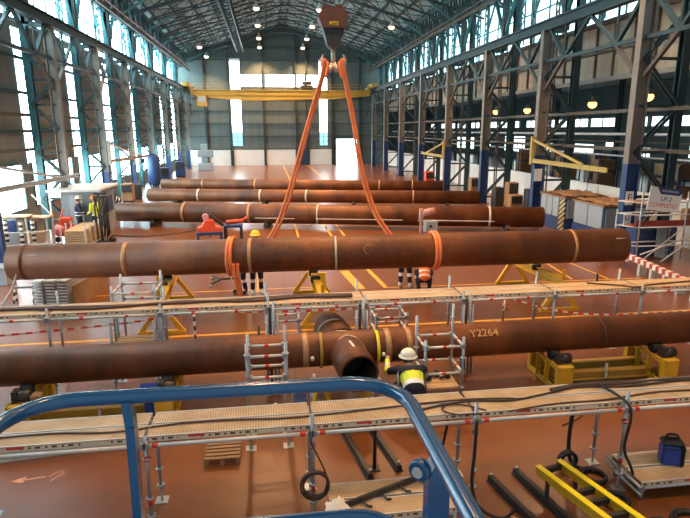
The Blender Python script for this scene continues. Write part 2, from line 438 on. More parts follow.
# windows (lit by the day outside)
wn = [0]
def window(pts_fn, frame_fn, m, fm_='steelteal'):
    wn[0] += 1; o = struct('window_%d' % wn[0], pts_fn, m)
    if frame_fn: struct('window_frame', frame_fn, fm_, o)
    return o
def side_window(x, y0, y1, z0, z1, m='glass', nv=0, nh=0, fw=.06):
    b = MB().box(x-.02, x+.02, y0, y1, z0, z1)
    f = MB(); s = .06 if x < 0 else -.06
    for i in range(nv+2): yy = y0+(y1-y0)*i/(nv+1); f.beam((x+s, yy, z0), (x+s, yy, z1), fw, fw)
    for i in range(nh+2): zz = z0+(z1-z0)*i/(nh+1); f.beam((x+s, y0, zz), (x+s, y1, zz), fw, fw)
    return window(b, f, m)
# left wall
wl = MB()
def solid(b, x, y0, y1, z0, z1):
    if y1-y0 > .02 and z1-z0 > .02: b.box(x-.15, x, y0, y1, z0, z1) if x < 0 else b.box(x, x+.15, y0, y1, z0, z1)
LY = [13.0]+COLY['left']
solid(wl, XL, Y0, YB, 0, 1.05); solid(wl, XL, Y0, YB, 12.9, EZ); solid(wl, XL, Y0, YB, 9.0, 9.35)
prev = Y0
for i, yc in enumerate(LY):
    a, c = yc+.45, yc+2.0
    solid(wl, XL, prev, a, 3.05, 9.0)            # cladding between the tall windows
    side_window(XL, a, c, 3.05, 9.0, 'glassleft', 0, 2, .04)
    nxt = LY[i+1] if i+1 < len(LY) else YB
    if i > 0: solid(wl, XL, yc-.35, yc+.75, 1.05, 3.05)
    prev = c
solid(wl, XL, prev, YB, 3.05, 9.0)
wleft = struct('wall_left', wl, 'cladding')
for i, yc in enumerate(LY):
    y1 = (LY[i+1]-.35) if i+1 < len(LY) else YB-1
    y0 = yc+.75 if i else 12
    side_window(XL-.02, y0, y1, 1.05, 3.05, 'daylight' if i < 2 else 'glassleft', 1, 0)
for z in (4.5, 6.2, 7.7):
    struct('girt', MB().beam((XL+.12, Y0, z), (XL+.12, YB, z), .12, .14), 'steel', wleft)
# clerestories
for side, x in (('left', XL), ('right', XR)):
    ys = [5.0, 12.0]+COLY[side]+[YB]
    for i in range(len(ys)-1):
        side_window(x, ys[i]+.15, ys[i+1]-.15, 9.35, 12.9, 'glassleft' if x < 0 else 'glass', 3, 1, .07)
        b = MB(); solid(b, x, ys[i]-.15, ys[i]+.15, 9.35, 12.9)
        struct('wall_%s_pier' % side, b, 'claddark')
# right wall: white low wall, open middle, tan panels under the clerestory
wr = MB(); solid(wr, XR, 8, YB, 0, 1.85)
wrl = struct('wall_right_low', wr, 'whitewall')
b = MB()
for yy in [y+d for y in COLY['right'] for d in (-1.0, 2.4)]: b.box(XR-.02, XR, yy-.02, yy+.02, .05, 1.8)
struct('panel_joint', b, 'cabgrey', wrl)
wp = MB(); solid(wp, XR, 8, YB, 6.8, 9.35)
wru = struct('wall_right_upper', wp, 'panel')
for i in range(40):
    yy = 12+i*1.44
    struct('panel_rib', MB().beam((XR-.06, yy, 6.8), (XR-.06, yy, 9.3), .07, .1), 'steelbrown', wru)
for z in (6.75, 8.0, 9.3): struct('girt', MB().beam((XR-.12, 8, z), (XR-.12, YB, z), .2, ( .2 if z != 8.0 else .1)), 'colpaint' if z == 6.75 else 'steelbrown', wru)
b = MB(); solid(b, XR, Y0, YB, 12.9, EZ); struct('wall_right_top', b, 'claddark')
b = MB(); solid(b, XR, Y0, 8, 0, 12.6); struct('wall_right_front', b, 'claddark')
# intermediate lattice posts of the right wall
for i, y in enumerate(COLY['right'][:-1]):
    t = thing('lattice_post', 'slender laced post against the tan panels, in the %s bay of the right wall' % ORD[i], 'post', (XR-.5, y+3.4, 0))
    a = MB(); w = MB()
    for dy in (-.16, .16): a.beam((XR-.5, y+3.4+dy, 0), (XR-.5, y+3.4+dy, 12.5), .07)
    z = 1.9; s = 1
    while z < 12.3: w.beam((XR-.5, y+3.4-s*.16, z), (XR-.5, y+3.4+s*.16, z+.4), .05); z += .4; s = -s
    part('chord', a, 'steelbrown', t); part('lacing', w, 'steelbrown', t)
# back wall with its H of windows, white foot and the big open door
bw = MB()
xs = [XL, -4.4, -3.1, 6.9, 8.0, 9.1, 12.0, XR]
def bk(b, x0, x1, z0, z1): b.box(x0, x1, YB, YB+.15, z0, z1)
bk(bw, XL, -4.4, 0, EZ); bk(bw, -4.4, -3.1, 0, 2.5); bk(bw, -3.1, 6.9, 0, 9.9); bk(bw, -3.1, 6.9, 11.4, EZ)
bk(bw, 6.9, 8.0, 0, 2.5); bk(bw, 8.0, 9.1, 0, EZ); bk(bw, 9.1, 12.0, 3.3, EZ); bk(bw, 12.0, XR, 0, EZ)
wback = struct('wall_back', bw, 'cladback')
g = MB().prism([(XL, EZ), (XR, EZ), (RX, RZ)], YB, YB+.15); struct('wall_back_gable', g, 'claddark')
def bwin(x0, x1, z0, z1, m, nv, nh):
    b = MB().box(x0, x1, YB+.02, YB+.06, z0, z1); f = MB()
    for i in range(nv+2): xx = x0+(x1-x0)*i/(nv+1); f.beam((xx, YB, z0), (xx, YB, z1), .07)
    for i in range(nh+2): zz = z0+(z1-z0)*i/(nh+1); f.beam((x0, YB, zz), (x1, YB, zz), .05)
    window(b, f, m)
for x0, x1 in ((-4.4, -3.1), (6.9, 8.0)):
    bwin(x0, x1, 4.2, 13.0, 'daylight', 0, 0); bwin(x0, x1, 2.5, 4.2, 'glassdim', 1, 2)
for x0, x1 in ((-3.1, -.2), (.05, 5.1), (5.35, 6.9)): bwin(x0, x1, 9.9, 11.4, 'daylight', 0, 0)
dm = struct('door_1', MB().box(9.1, 12.0, YB+.6, YB+.64, 0, 3.3), 'daylight')
fr = MB(); fr.beam((9.05, YB-.05, 0), (9.05, YB-.05, 3.35), .15); fr.beam((12.05, YB-.05, 0), (12.05, YB-.05, 3.35), .15); fr.beam((9, YB-.05, 3.38), (12.1, YB-.05, 3.38), .15)
struct('door_frame', fr, 'steel', dm)
for i, (x0, x1) in enumerate(((-10.2, -4.6), (-4.3, -.4), (-.1, 3.7), (5.6, 8.6))):
    struct('wall_back_foot', MB().box(x0, x1, YB-.06, YB, 0, 2.0), 'whitewall')
d2 = struct('door_2', MB().box(4.1, 5.1, YB-.1, YB, 0, 2.1), 'colblue'); struct('door_handle', MB().box(4.95, 5.0, YB-.16, YB-.1, 1, 1.12), 'galv', d2)
for i, x in enumerate((-7.6, -4.6, -.3, 3.9, 5.25, 8.6, 12.3)):
    struct('wall_back_post', MB().ibeam((x, YB-.2, 0), (x, YB-.2, rz_at(x)-.4), .22, .3, .03), 'steel')
for i, z in enumerate((2.1, 3.7, 5.3, 6.9, 8.5, 13.1, 14.6)): 
    w = (RZ-z)/(RZ-EZ)*(RX-XL) if z > EZ else RX-XL
    b = MB(); x0, x1 = max(XL, RX-w), min(XR, RX+w)
    for a, c in ((x0, -4.5), (-3.0, 6.8), (8.1, x1)):
        if c > a: b.beam((a, YB-.08, z), (min(c, x1), YB-.08, z), .1, .1)
    struct('wall_back_girt', b, 'steel')
# neighbouring bay beyond the right wall
NB = 38
struct('wall_bay_far', MB().box(NB, NB+.2, 8, 130, 0, 9), 'claddark')
struct('wall_bay_end', MB().box(XR+.2, NB, 130, 130.2, 0, 9), 'claddark')
struct('wall_bay_front', MB().box(XR+.2, NB, 8, 8.2, 0, 9), 'claddark')
struct('ceiling_bay', MB().box(XR+.2, NB, 8, 130, 9, 9.2), 'claddark')
struct('floor_bay', MB().box(XR+.2, NB, YB+.5, 130, -.2, 0), 'floor')
y = 30.0; k = 0
while y < 126:
    w = random.choice((3.0, 3.6, 4.2, 4.8))
    b = MB().box(NB-.06, NB-.02, y, y+w, 4.75, 5.65); f = MB()
    for q in (0, .5, 1): f.beam((NB-.1, y+w*q, 4.7), (NB-.1, y+w*q, 5.7), .1)
    window(b, f, 'glassfar', 'steel')
    y += w+random.choice((.5, .9, 1.6, 2.4)); k += 1
for y0, y1, z0, z1 in ((45, 46.6, 1.9, 3.1), (52, 55, 1.6, 2.6), (58, 59.5, 2.2, 3.1), (62, 66, 1.7, 2.7), (71, 75, 1.5, 2.6), (80, 87, 1.2, 3.4), (93, 96, 1.6, 2.5), (101, 110, 1.0, 3.0)):
    window(MB().box(NB-.06, NB-.02, y0, y1, z0, z1), None, 'glassfar')
for i in range(9):
    y = 22+i*9.5
    t = solo('bay_column', MB().ibeam((27, y, 0), (27, y, 9), .3, .3, .04), 'steel', 'dark steel column standing in the dim neighbouring bay', 'column', (27, y, 0), group='columns of the neighbouring bay')
for i, (x, z, r_) in enumerate(((16.6, 4.25, .07), (16.6, 3.9, .05), (17.2, 3.2, .05))):
    t = thing('service_pipe', ('%s of three service pipes running along the open side of the right wall' % ('topmost', 'middle', 'lowest')[i]), 'pipe', (x, 12, 0))
    part('tube', MB().tube((x, 12, z), (x, 74, z), r_, 8), 'galvwhite' if i != 1 else 'steelbrown', t)
    for yy in (23.0+i*.2, 37.0+i*.2, 51.2+i*.2, 65.8+i*.2): part('support_post', MB().tube((x, yy, 0), (x, yy, z), .025, 6), 'steelbrown', t)
# clutter stored in the neighbouring bay
for i, (x, y, w, h) in enumerate(((19.5, 30.6, 1.2, 2.6), (20.5, 32.8, 1.0, 2.8), (19.8, 35.3, 1.4, 2.4), (21, 38.5, 1.2, 3.0), (20, 41.8, 1.5, 2.6), (22, 46, 1.2, 2.9), (20.5, 26.5, 1.2, 2.7), (19.2, 24.0, .9, 2.5))):
    t = thing('storage_rack', 'tall rack of brown cartons behind the white low wall of the right side', 'rack', (x, y, 0), 0, 'racks behind the low wall')
    b = MB(); c = MB()
    for dx in (-w/2, w/2):
        for dy in (-.5, .5): b.beam((x+dx, y+dy, 0), (x+dx, y+dy, h+.3), .06)
    for z in (.3, 1.2, 2.1): b.box(x-w/2, x+w/2, y-.5, y+.5, z, z+.05)
    part('rack_frame', b, 'colblue', t)
    for z in (.35, 1.25, 2.15): c.box(x-w*.4, x+w*.4, y-.42, y+.42, z, z+.6+.15*((i+int(z)) % 2), .02)
    part('carton', c, 'dust', t)

# ------------------------------------------------------------------ columns and crane girders
def column(x1, x2, y, side, i):
    s = 1 if side == 'right' else -1
    t = thing('lattice_column', '%s laced steel column of the %s row, counted from the camera end, painted blue at its foot' % (ORD[i], side), 'column', (x1, y, 0))
    w = .5 if side == 'right' else .4
    zs = 3.25 if side == 'right' else 2.2
    part('inner_chord', MB().ibeam((x1, y, zs), (x1, y, 9.0), w*.62, w, .05, up=(1, 0, 0)), 'colpaint', t)
    part('blue_foot', MB().ibeam((x1, y, .03), (x1, y, zs), w*.62, w, .05, up=(1, 0, 0)).box(x1-.35, x1+.35, y-.3, y+.3, 0, .04), 'colblue', t)
    part('outer_chord', MB().ibeam((x2, y, 0), (x2, y, 12.8), .3, .3, .04), 'steel' if side == 'right' else 'steelteal', t, label='dark outer chord' if side == 'right' else 'teal outer chord')
    b = MB(); z = .4; k = 0; st = abs(x2-x1)*1.05
    while z+st < 9:
        a, c = (x1, x2) if k % 2 == 0 else (x2, x1)
        b.beam((a, y-.12, z), (c, y-.12, z+st), .09); b.beam((a, y+.12, z), (c, y+.12, z+st), .07)
        b.beam((x1, y, z), (x2, y, z), .1)
        z += st; k += 1
    part('lattice', b, 'steel', t)
    # upper part that carries the roof, with its V struts
    u = MB(); xm = x1+s*.85
    u.beam((xm, y, 9.0), (xm, y, 13.2), .3, .3); u.beam((x1, y, 9.0), (xm, y, 9.0), .3, .2)
    part('upper_column', u, 'steel', t)
    v = MB()
    for d in (-1, 1):
        v.beam((xm, y, 9.7), (xm, y+d*1.5, 12.0), .16); v.beam((x2, y, 10.2), (x2, y+d*1.2, 12.4), .1)
    v.beam((xm, y, 11.4), (x1-s*2.2, y, rz_at(x1-s*2.2)-1.3), .12)
    part('strut', v, 'steelteal', t)
for i, y in enumerate(COLY['right']): column(13.2, 14.75, y, 'right', i)
for i, y in enumerate(COLY['left']): column(-9.3, -10.3, y, 'left', i)
for side, x in (('left', GX[0]), ('right', GX[1])):
    s = 1 if side == 'right' else -1
    t = thing('crane_girder', 'long crane runway girder along the tops of the %s row of columns' % side, 'girder', (x, 5, 9))
    part('runway_beam', MB().ibeam((x, 0, 9.2), (x, YB-.3, 9.2), .35, .45, .05).box(x-.05, x+.05, 0, YB-.3, 9.43, 9.5), 'steel', t)
    ch = MB(); ys = [12.9]+COLY[side]
    for i in range(len(ys)):
        y = ys[i]; yn = ys[i+1] if i+1 < len(ys) else y+5.5
        L = yn-y
        ch.beam((x, y+.1, 7.6), (x, yn-.1, 7.6), .14, .14)
        for a, c in ((y+.15, y+1.7), (yn-.15, yn-1.7)):
            part('knee_brace', MB().beam((x, a, 6.3), (x, c, 7.6), .13), 'steelbrown', t)
        dg = MB()
        dg.beam((x, y+1.7, 7.6), (x, y+.3, 9.0), .15); dg.beam((x, yn-1.7, 7.6), (x, yn-.3, 9.0), .15)
        dg.beam((x, y+1.7, 7.6), (x, y+L/2, 9.0), .12); dg.beam((x, yn-1.7, 7.6), (x, y+L/2, 9.0), .12)
        dg.beam((x, y+1.7, 7.6), (x, y+1.7, 9.0), .07); dg.beam((x, yn-1.7, 7.6), (x, yn-1.7, 9.0), .07)
        part('diagonal', dg, 'steel', t)
    part('bottom_chord', ch, 'steel', t)
    for z in (3.7, 5.2):
        tt = solo('tie_beam', MB().beam((x+s*1.2, 12, z), (x+s*1.2, YB-1, z), .12, .14), 'steelbrown', 'thin tie running level between the %s columns, the %s one' % (side, 'lower' if z < 5 else 'upper'), 'beam', (x+s*1.2, 12, z))
    # eaves truss over the clerestory
    t = thing('eaves_truss', 'deep dark lattice truss under the %s eaves above the clerestory glass' % side, 'truss', (x, 5, 11.7))
    part('bottom_chord', MB().beam((x, 5, 11.75), (x, YB-.3, 11.75), .14, .16), 'steelbrown', t)
    part('top_chord', MB().beam((x, 5, 13.35), (x, YB-.3, 13.35), .16, .2), 'steel', t)
    w = MB(); y = 12; k = 0
    while y < YB-2:
        w.beam((x, y, 11.8), (x, y+.9, 13.3), .13); w.beam((x, y+.9, 13.3), (x, y+1.8, 11.8), .1); w.beam((x, y, 11.8), (x, y, 13.3), .12)
        w.beam((x+s*.8, y+.4, 11.9), (x+s*.8, y+1.1, 13.2), .12); y += 1.8
    w.beam((x+s*.8, 5, 12.4), (x+s*.8, YB-1, 12.4), .25, .7)
    part('web', w, 'steel', t)
    solo('pipe_run', MB().tube((x-s*.25, 5, 11.95), (x-s*.25, YB-1, 11.95), .05, 8), 'machpink' if side == 'left' else 'steelbrown', 'pale pipe running along the lower chord of the %s eaves truss' % side, 'pipe', (x-s*.25, 5, 11.95))
for side, x in (('left', XL+.45), ('right', XR-.45)):
    s = -1 if side == 'left' else 1
    for i, y in enumerate(COLY[side]):
        t = thing('clerestory_frame', 'teal laced frame before the %s clerestory glass, beside the %s column from the camera' % (side, ORD[i]), 'frame', (x, y, 9.4))
        b = MB()
        for d in (-.9, -.45, .45, .9): b.beam((x, y+d, 9.4), (x, y+d, 12.9), .07)
        part('post', b, 'steelteal', t); z = 9.5
        for a, c in ((-.9, -.45), (.45, .9)):
            b = MB()
            for k in range(7):
                b.beam((x, y+(a if k % 2 else c), z+k*.48), (x, y+(c if k % 2 else a), z+(k+1)*.48), .05)
            g_ = 1 if a > 0 else -1; b.beam((x, y+g_*.9, 11.0), (x, y+g_*2.2, 12.9), .11)
            part('lacing', b, 'steelteal', t)
# catwalk under the ridge
t = thing('roof_catwalk', 'long dark lattice catwalk hung lengthwise below the left roof slope', 'catwalk', (-3.0, 30, 14.4))
b = MB(); b.beam((-3.3, 19, 14.0), (-3.3, YB-1, 14.0), .12); b.beam((-2.5, 19, 14.0), (-2.5, YB-1, 14.0), .12); b.beam((-3.3, 19, 14.9), (-3.3, YB-1, 14.9), .1); b.beam((-2.5, 19, 14.9), (-2.5, YB-1, 14.9), .1)
part('rail', b, 'steel', t); b = MB(); y = 19
while y < YB-2: b.beam((-3.3, y, 14), (-3.3, y+1.2, 14.9), .07); b.beam((-2.5, y, 14), (-2.5, y+1.2, 14.9), .07); b.beam((-3.3, y, 14), (-2.5, y, 14), .08); b.beam((-3.3, y, 14), (-3.3, y, 14.9), .07); b.beam((-2.9, y, 14.9), (-2.9, y, rz_at(-2.9)-.2), .06); y += 1.2
part('web', b, 'steel', t)

# ------------------------------------------------------------------ lamps
def lamp(x, y, z=14.4, seen=True, power=700, c=(1, .58, .28), sodium=False, label=None, group='high bay lamps'):
    t = thing('high_bay_lamp', label or 'round high bay lamp glowing under the roof trusses', 'lamp', (x, y, z), 0, group)
    part('shade', MB().lathe([(.30, 0), (.27, .12), (.12, .3), (.1, .5), (.03, .55)], (x, y, z), 16), 'galvwhite', t)
    part('rod', MB().tube((x, y, z+.5), (x, y, max(z+.6, min(rz_at(x), 99)-.3) if z > 9 else 9.0), .02, 6), 'steel', t)
    part('bulb', MB().ball((x, y, z-.05), (.32, .32, .3) if sodium else (.24, .24, .14)), 'sodium' if sodium else 'bulb', t)
    l = bpy.data.lights.new('lamp_light', 'SPOT'); l.energy = power; l.color = c; l.spot_size = R(118); l.spot_blend = .6; l.shadow_soft_size = .25
    o = bpy.data.objects.new('lamp_light', l); col.objects.link(o); o.parent = t; o.location = (0, 0, -.2)
    return t
LP = 2700
for y in (3.6, 11.4, 19.2, 27.0, 34.8, 42.6, 50.4, 58.2, 66, 73.0):
    for x in ((-.5, 4.8) if y > 45 else (-.5, 4.8)):
        lamp(x, y, power=LP*(.4 if y < 8 else .85 if y < 16 else 1.75))
for x, y in ((-6.8, 64.6), (-6.9, 72.6), (11.1, 50.7), (11.1, 19.2), (11.1, 34.8), (-6.8, 34.8), (11.1, 3.6)): lamp(x, y, 13.2, power=LP)
for x, y, z in ((25, 41.5, 6.4), (25, 44.5, 5.9), (25, 52.6, 6.3), (25, 60.2, 6.4), (25, 35, 6.6)):
    lamp(x, y, z, power=500, c=(1, .55, .2), sodium=True, label='sodium lamp glowing orange in the dim neighbouring bay', group='sodium lamps of the neighbouring bay')

# ------------------------------------------------------------------ overhead crane far back and hook block near
t = thing('bridge_crane', 'ochre bridge crane spanning the far end of the hall, cab at its left', 'crane', (GX[0], 70, 9.4))
b = MB(); xa, xb = -8.6, 12.6
b.prism([(xa, 9.1), (xb, 9.1), (xb, 8.55), (8, 8.15), (-2, 7.95), (-6, 8.2), (xa, 8.6)], 69.2, 69.5)
b.box(xa, xb, 69.05, 69.65, 9.05, 9.15); b.box(xa, xb, 69.1, 69.6, 8.5, 8.54)
part('main_girder', b, 'ochre', t)
part('rear_girder', MB().prism([(xa, 9.1), (xb, 9.1), (xb, 8.55), (8, 8.15), (-2, 7.95), (-6, 8.2), (xa, 8.6)], 70.7, 71), 'ochre', t)
b = MB(); b.box(GX[0]-.2, GX[0]+.5, 68.6, 71.6, 9.45, 9.95, .04); b.box(GX[1]-.5, GX[1]+.2, 68.6, 71.6, 9.45, 9.95, .04); b.box(xa, -8.3, 69.1, 71, 8.6, 9.5); b.box(12.3, xb, 69.1, 71, 8.6, 9.5)
part('end_carriage', b, 'ochre', t)
for x in (GX[0], GX[1]):
    for y in (69.1, 71.1): part('wheel', MB().lathe([(.22, -.06), (.22, .06)], (x, y, 9.66), 16, 'X'), 'darksteel', t)
b = MB(); b.box(-7.85, -6.8, 68.4, 69.4, 7.2, 8.5, .05); cab = part('cab', b, 'ochre', t)
part('cab_window', MB().box(-7.7, -6.95, 68.37, 68.41, 7.75, 8.3), 'glassdim' if False else 'cabgrey', cab)
b = MB()
for i in range(12): b.beam((-8.4+i*1.8, 68.9, 9.15), (-8.4+i*1.8, 68.9, 9.75), .04)
b.beam((-8.4, 68.9, 9.75), (11.4, 68.9, 9.75), .04); b.beam((-8.4, 68.9, 9.45), (11.4, 68.9, 9.45), .03)
part('handrail', b, 'ochre', t)
b = MB(); b.box(4.2, 5.7, 69.3, 70.9, 9.2, 9.7, .03); b.tube((4.4, 69.6, 9.95), (5.5, 69.6, 9.95), .22, 12)
part('trolley', b, 'darksteel', t)

HY = 14.3
t = thing('hook_block', 'heavy brown crane hook block hanging above the lifted pipe', 'crane hook', (1.68, HY, 6.5))
b = MB(); b.prism([(1.52, 7.32), (1.84, 7.32), (2.0, 7.24), (2.05, 7.12), (1.95, 6.88), (1.41, 6.88), (1.31, 7.12), (1.36, 7.24)], HY-.22, HY+.22)
part('side_plate', b, 'hookpaint', t)
part('lower_housing', MB().prism([(1.42, 6.89), (1.94, 6.89), (1.83, 6.5), (1.76, 6.43), (1.6, 6.43), (1.53, 6.5)], HY-.16, HY+.16), 'darksteel', t)
for x in (1.53, 1.83): part('sheave', MB().lathe([(.1, -.03), (.13, -.05), (.13, .05), (.1, .03)], (x, HY+.0, 7.3), 20, 'Y'), 'hookpaint', t)
text_part('lettering', 'MTS', .12, 'brightyellow', t, (0, -.225, .47), (PI/2, 0, 0))
part('hook_shank', MB().lathe([(.05, -.0), (.055, .3), (.05, .5)], (1.68, HY, 5.95), 12), 'hooksteel', t)
for s in (-1, 1):
    pts = [(1.68, HY, 6.08), (1.68+s*.08, HY, 5.93), (1.68+s*.19, HY, 5.95), (1.68+s*.27, HY, 6.05), (1.68+s*.285, HY, 6.17), (1.68+s*.25, HY, 6.3)]
    part('hook', MB().path(pts, .05, 10, rs=[.07, .065, .06, .055, .045, .015]), 'hooksteel', t)
for i, (dx, dy) in enumerate(((-.16, -.1), (-.16, .1), (.16, -.1), (.16, .1), (-.05, -.1), (.05, .1))):
    part('hoist_rope', MB().tube((1.68+dx, HY+dy, 7.5), (1.68+dx*2.2, HY+dy*2.2, 14.5), .014, 6), 'darksteel', t)
# the hoist trolley that carries the block, high under the roof
t = thing('bridge_crane', 'crane bridge overhead carrying the hook block by its ropes', 'crane', (GX[0], HY, 14.3))
b = MB(); 
for dy in (-.9, .9): b.box(GX[0]+.1, GX[1]-.1, HY+dy-.15, HY+dy+.15, 14.6-4.6, 15.6-4.6+.2)
part('main_girder', b, 'ochre', t)
b = MB(); b.box(1.0, 2.4, HY-1.1, HY+1.1, 11.25, 11.5); b.tube((1.1, HY, 11.75), (2.3, HY, 11.75), .25, 16); part('trolley', b, 'darksteel', t)
b = MB(); b.box(GX[0]-.2, GX[0]+.35, HY-1.4, HY+1.4, 9.5, 10.2); b.box(GX[1]-.35, GX[1]+.2, HY-1.4, HY+1.4, 9.5, 10.2); part('end_carriage', b, 'ochre', t)

# ------------------------------------------------------------------ pipes
def band(p0, d, s, r, w=.05, th=.006):
    c = p0+d*s; return MB().pipe(c-d*(w/2), c+d*(w/2), r+th, r-.01, 40)
def big_pipe(label, a, c, r, mt, bands, wall=.03, bandmat='weld', group=None):
    a = Vector(a); c = Vector(c); d = (c-a).normalized(); L = (c-a).length
    t = thing('steel_pipe', label, 'pipe', (a.x, a.y, 0), 0, group)
    shell = MB(); shell.pipe(a, c, r, r-wall, 56)
    part('pipe_shell', shell, mt, t)
    for bx in bands:
        x, m, w = bx if len(bx) == 3 else (bx[0], bx[1], .05)
        s = (x-a.x)/d.x
        part('weld_band', band(a, d, s, r, w), m, t)
    return t, a, d
PF, a, d = big_pipe('long rusty front pipe with the cross joint, lying on yellow roller stands', (-7.2, 8.85, .83), (9.3, 8.98, .85), .292, 'rust',
    [(-5.4, 'rust2', .06), (.52, 'weld', .1), (2.3, 'weld', .09), (1.93, 'weld', .1), (5.9, 'rust2', .05)])
for (s, y1) in ((1, 7.82), (-1, 9.95)):
    b = MB(); b.pipe((1.2+.02*s, 8.85-s*.2, .84), (1.29 if s > 0 else 1.06, y1, .84), .305, .275, 48); st = part('brace_stub', b, 'rust2', PF)
    b = MB(); n = 40; pts = []
    for k in range(n):
        an = 2*PI*k/n; x = 1.2+s*.03+.295*math.cos(an); z = .84+.285*math.sin(an); q = max(0, .3**2-(z-.84)**2)
        pts.append((x, 8.86-s*(math.sqrt(q)+.012), z))
    b.path(pts, .013, 6, closed=True); part('saddle_weld', b, 'weldpale', PF)
    part('bore_shade', MB().pipe((1.2+.02*s, 8.85-s*.32, .84), (1.288 if s > 0 else 1.062, y1+s*.02, .84), .2755, .27, 40).lathe([(.27, 0), (.27, .01)], (1.21, 8.85-s*.3, .84), 30, 'Y'), 'boreshade', PF, label='painted shade inside the stub')  # added dark sleeve and end disc that paint the shade inside the stub
part('chalk_line', MB().beam((1.22, 8.45, 1.147), (1.26, 8.2, 1.147), .035, .004), 'chalk', PF)
part('weld_band', MB().pipe((1.09, 9.52, .84), (1.088, 9.56, .84), .315, .295, 40), 'weldpale', PF)
for x, m in ((.78, 'ochre'), (1.74, 'brightyellow')):
    b = MB().pipe((x-.025, 8.86, .84), (x+.025, 8.86, .84), .303, .285, 40); part('strap', b, m, PF, label='yellow strap')
b = MB()
for s in (-1, 1): b.lathe([(.03, -.03), (.045, 0), (.03, .03)], (1.22+s*.6, 8.56, .82), 12, 'X')
part('clamp', b, 'galvwhite', PF)
text_part('chalk_writing', 'Y2264', .2, 'weld', PF, (3.62+7.2, 8.9-8.85-.205, 1.055), (R(42), 0, R(.5)), .001)
PL, a, d = big_pipe('rusty pipe hanging in orange slings above the yellow trestles', (-6.35, 14.44, 1.317), (9.15, 13.2, 1.53), .435, 'rust2',
    [(-3.55, 'weld', .1), (-.5, 'weld', .09), (1.64, 'weldpale', .05), (7.75, 'weld', .08), (-6.0, 'rust', .1)])
for s, x in ((0, -5.7), (1, 8.9)):
    yy = 14.42+(x+6.1)*d.y/d.x; zz = 1.32+(x+6.1)*d.z/d.x
    part('chalk_line', MB().beam((x-.15, yy-.36, zz+.245), (x+.12, yy-.36, zz+.245), .012, .02), 'chalk', PL)
b = MB(); n = 28
cx = 2.42; yy = 14.42+(cx+6.1)*d.y/d.x
b.path([(cx+.12*math.cos(2*PI*k/n), yy-.43*math.cos(.35+.28*math.sin(2*PI*k/n)), 1.46+.43*math.sin(.35+.28*math.sin(2*PI*k/n))-.01) for k in range(n)], .006, 5, closed=True)
part('chalk_circle', b, 'weld', PL)
P3, a3, d3 = big_pipe('nearest of the three rusty pipes on the floor behind the lifted one', (-7.35, 28.4, .62), (12.2, 23.4, .62), .46, 'rust',
    [(-4.05, 'weld', .12), (-.91, 'weld', .12), (2.28, 'weldpale', .07), (9.9, 'weldpale', .1)])
b = MB(); 
for s0, s1 in ((7.0, 8.9), (9.9, 13.9), (14.6, 18)):
    p, q = a3+d3*s0, a3+d3*s1; n = Vector((d3.y, -d3.x, 0)).normalized(); o_ = n*(.45)+Vector((0, 0, -.14)); b.beam(p+o_, q+o_, .02, .03)
part('chalk_line', b, 'chalk', P3)
P2, a2, d2_ = big_pipe('middle one of the three rusty pipes lying behind the lifted pipe', (-7.5, 36.5, .55), (12.35, 31.6, .55), .39, 'rust2',
    [(-4.31, 'weldpale', .12), (-.49, 'weldpale', .1), (2.3, 'weldpale', .1), (8.6, 'weld', .08)])
P1, a1, d1_ = big_pipe('farthest of the three rusty pipes lying behind the lifted pipe', (-8.0, 44.1, .55), (12.4, 38.7, .55), .37, 'rust2',
    [(-4.86, 'weld', .12), (-.95, 'weld', .12), (8.0, 'weld', .1), (10.3, 'weld', .08)])
# cradles under the pipes on the floor
def cradle(p, d, r, s, label, grp):
    c = p+d*s; t = thing('pipe_cradle', label, 'support', (c.x, c.y, 0), math.atan2(d.y, d.x), grp)
    h = c.z
    b = MB(); prof = [(-.5, 0), (.5, 0), (.5, .18)]
    n = 8
    for k in range(n+1):
        an = -PI/2+.9*(1-2*k/n)*-1*-1; prof.append((r*1.0*math.sin(.85-1.7*k/n), h-r*math.cos(.85-1.7*k/n)-.004))
    prof.append((-.5, .18))
    b.prism(prof, -.09, .09, 'YZ'); part('saddle', b, 'darksteel', t, local=True)
for p, d, r, nm in ((a3, d3, .46, 'nearest'), (a2, d2_, .39, 'middle'), (a1, d1_, .37, 'farthest')):
    for s in (1.9, 7.5, 13.0, 18.6): cradle(p, d, r, s, 'low dark steel cradle under the %s of the three floor pipes' % nm, 'cradles under the %s floor pipe' % nm)

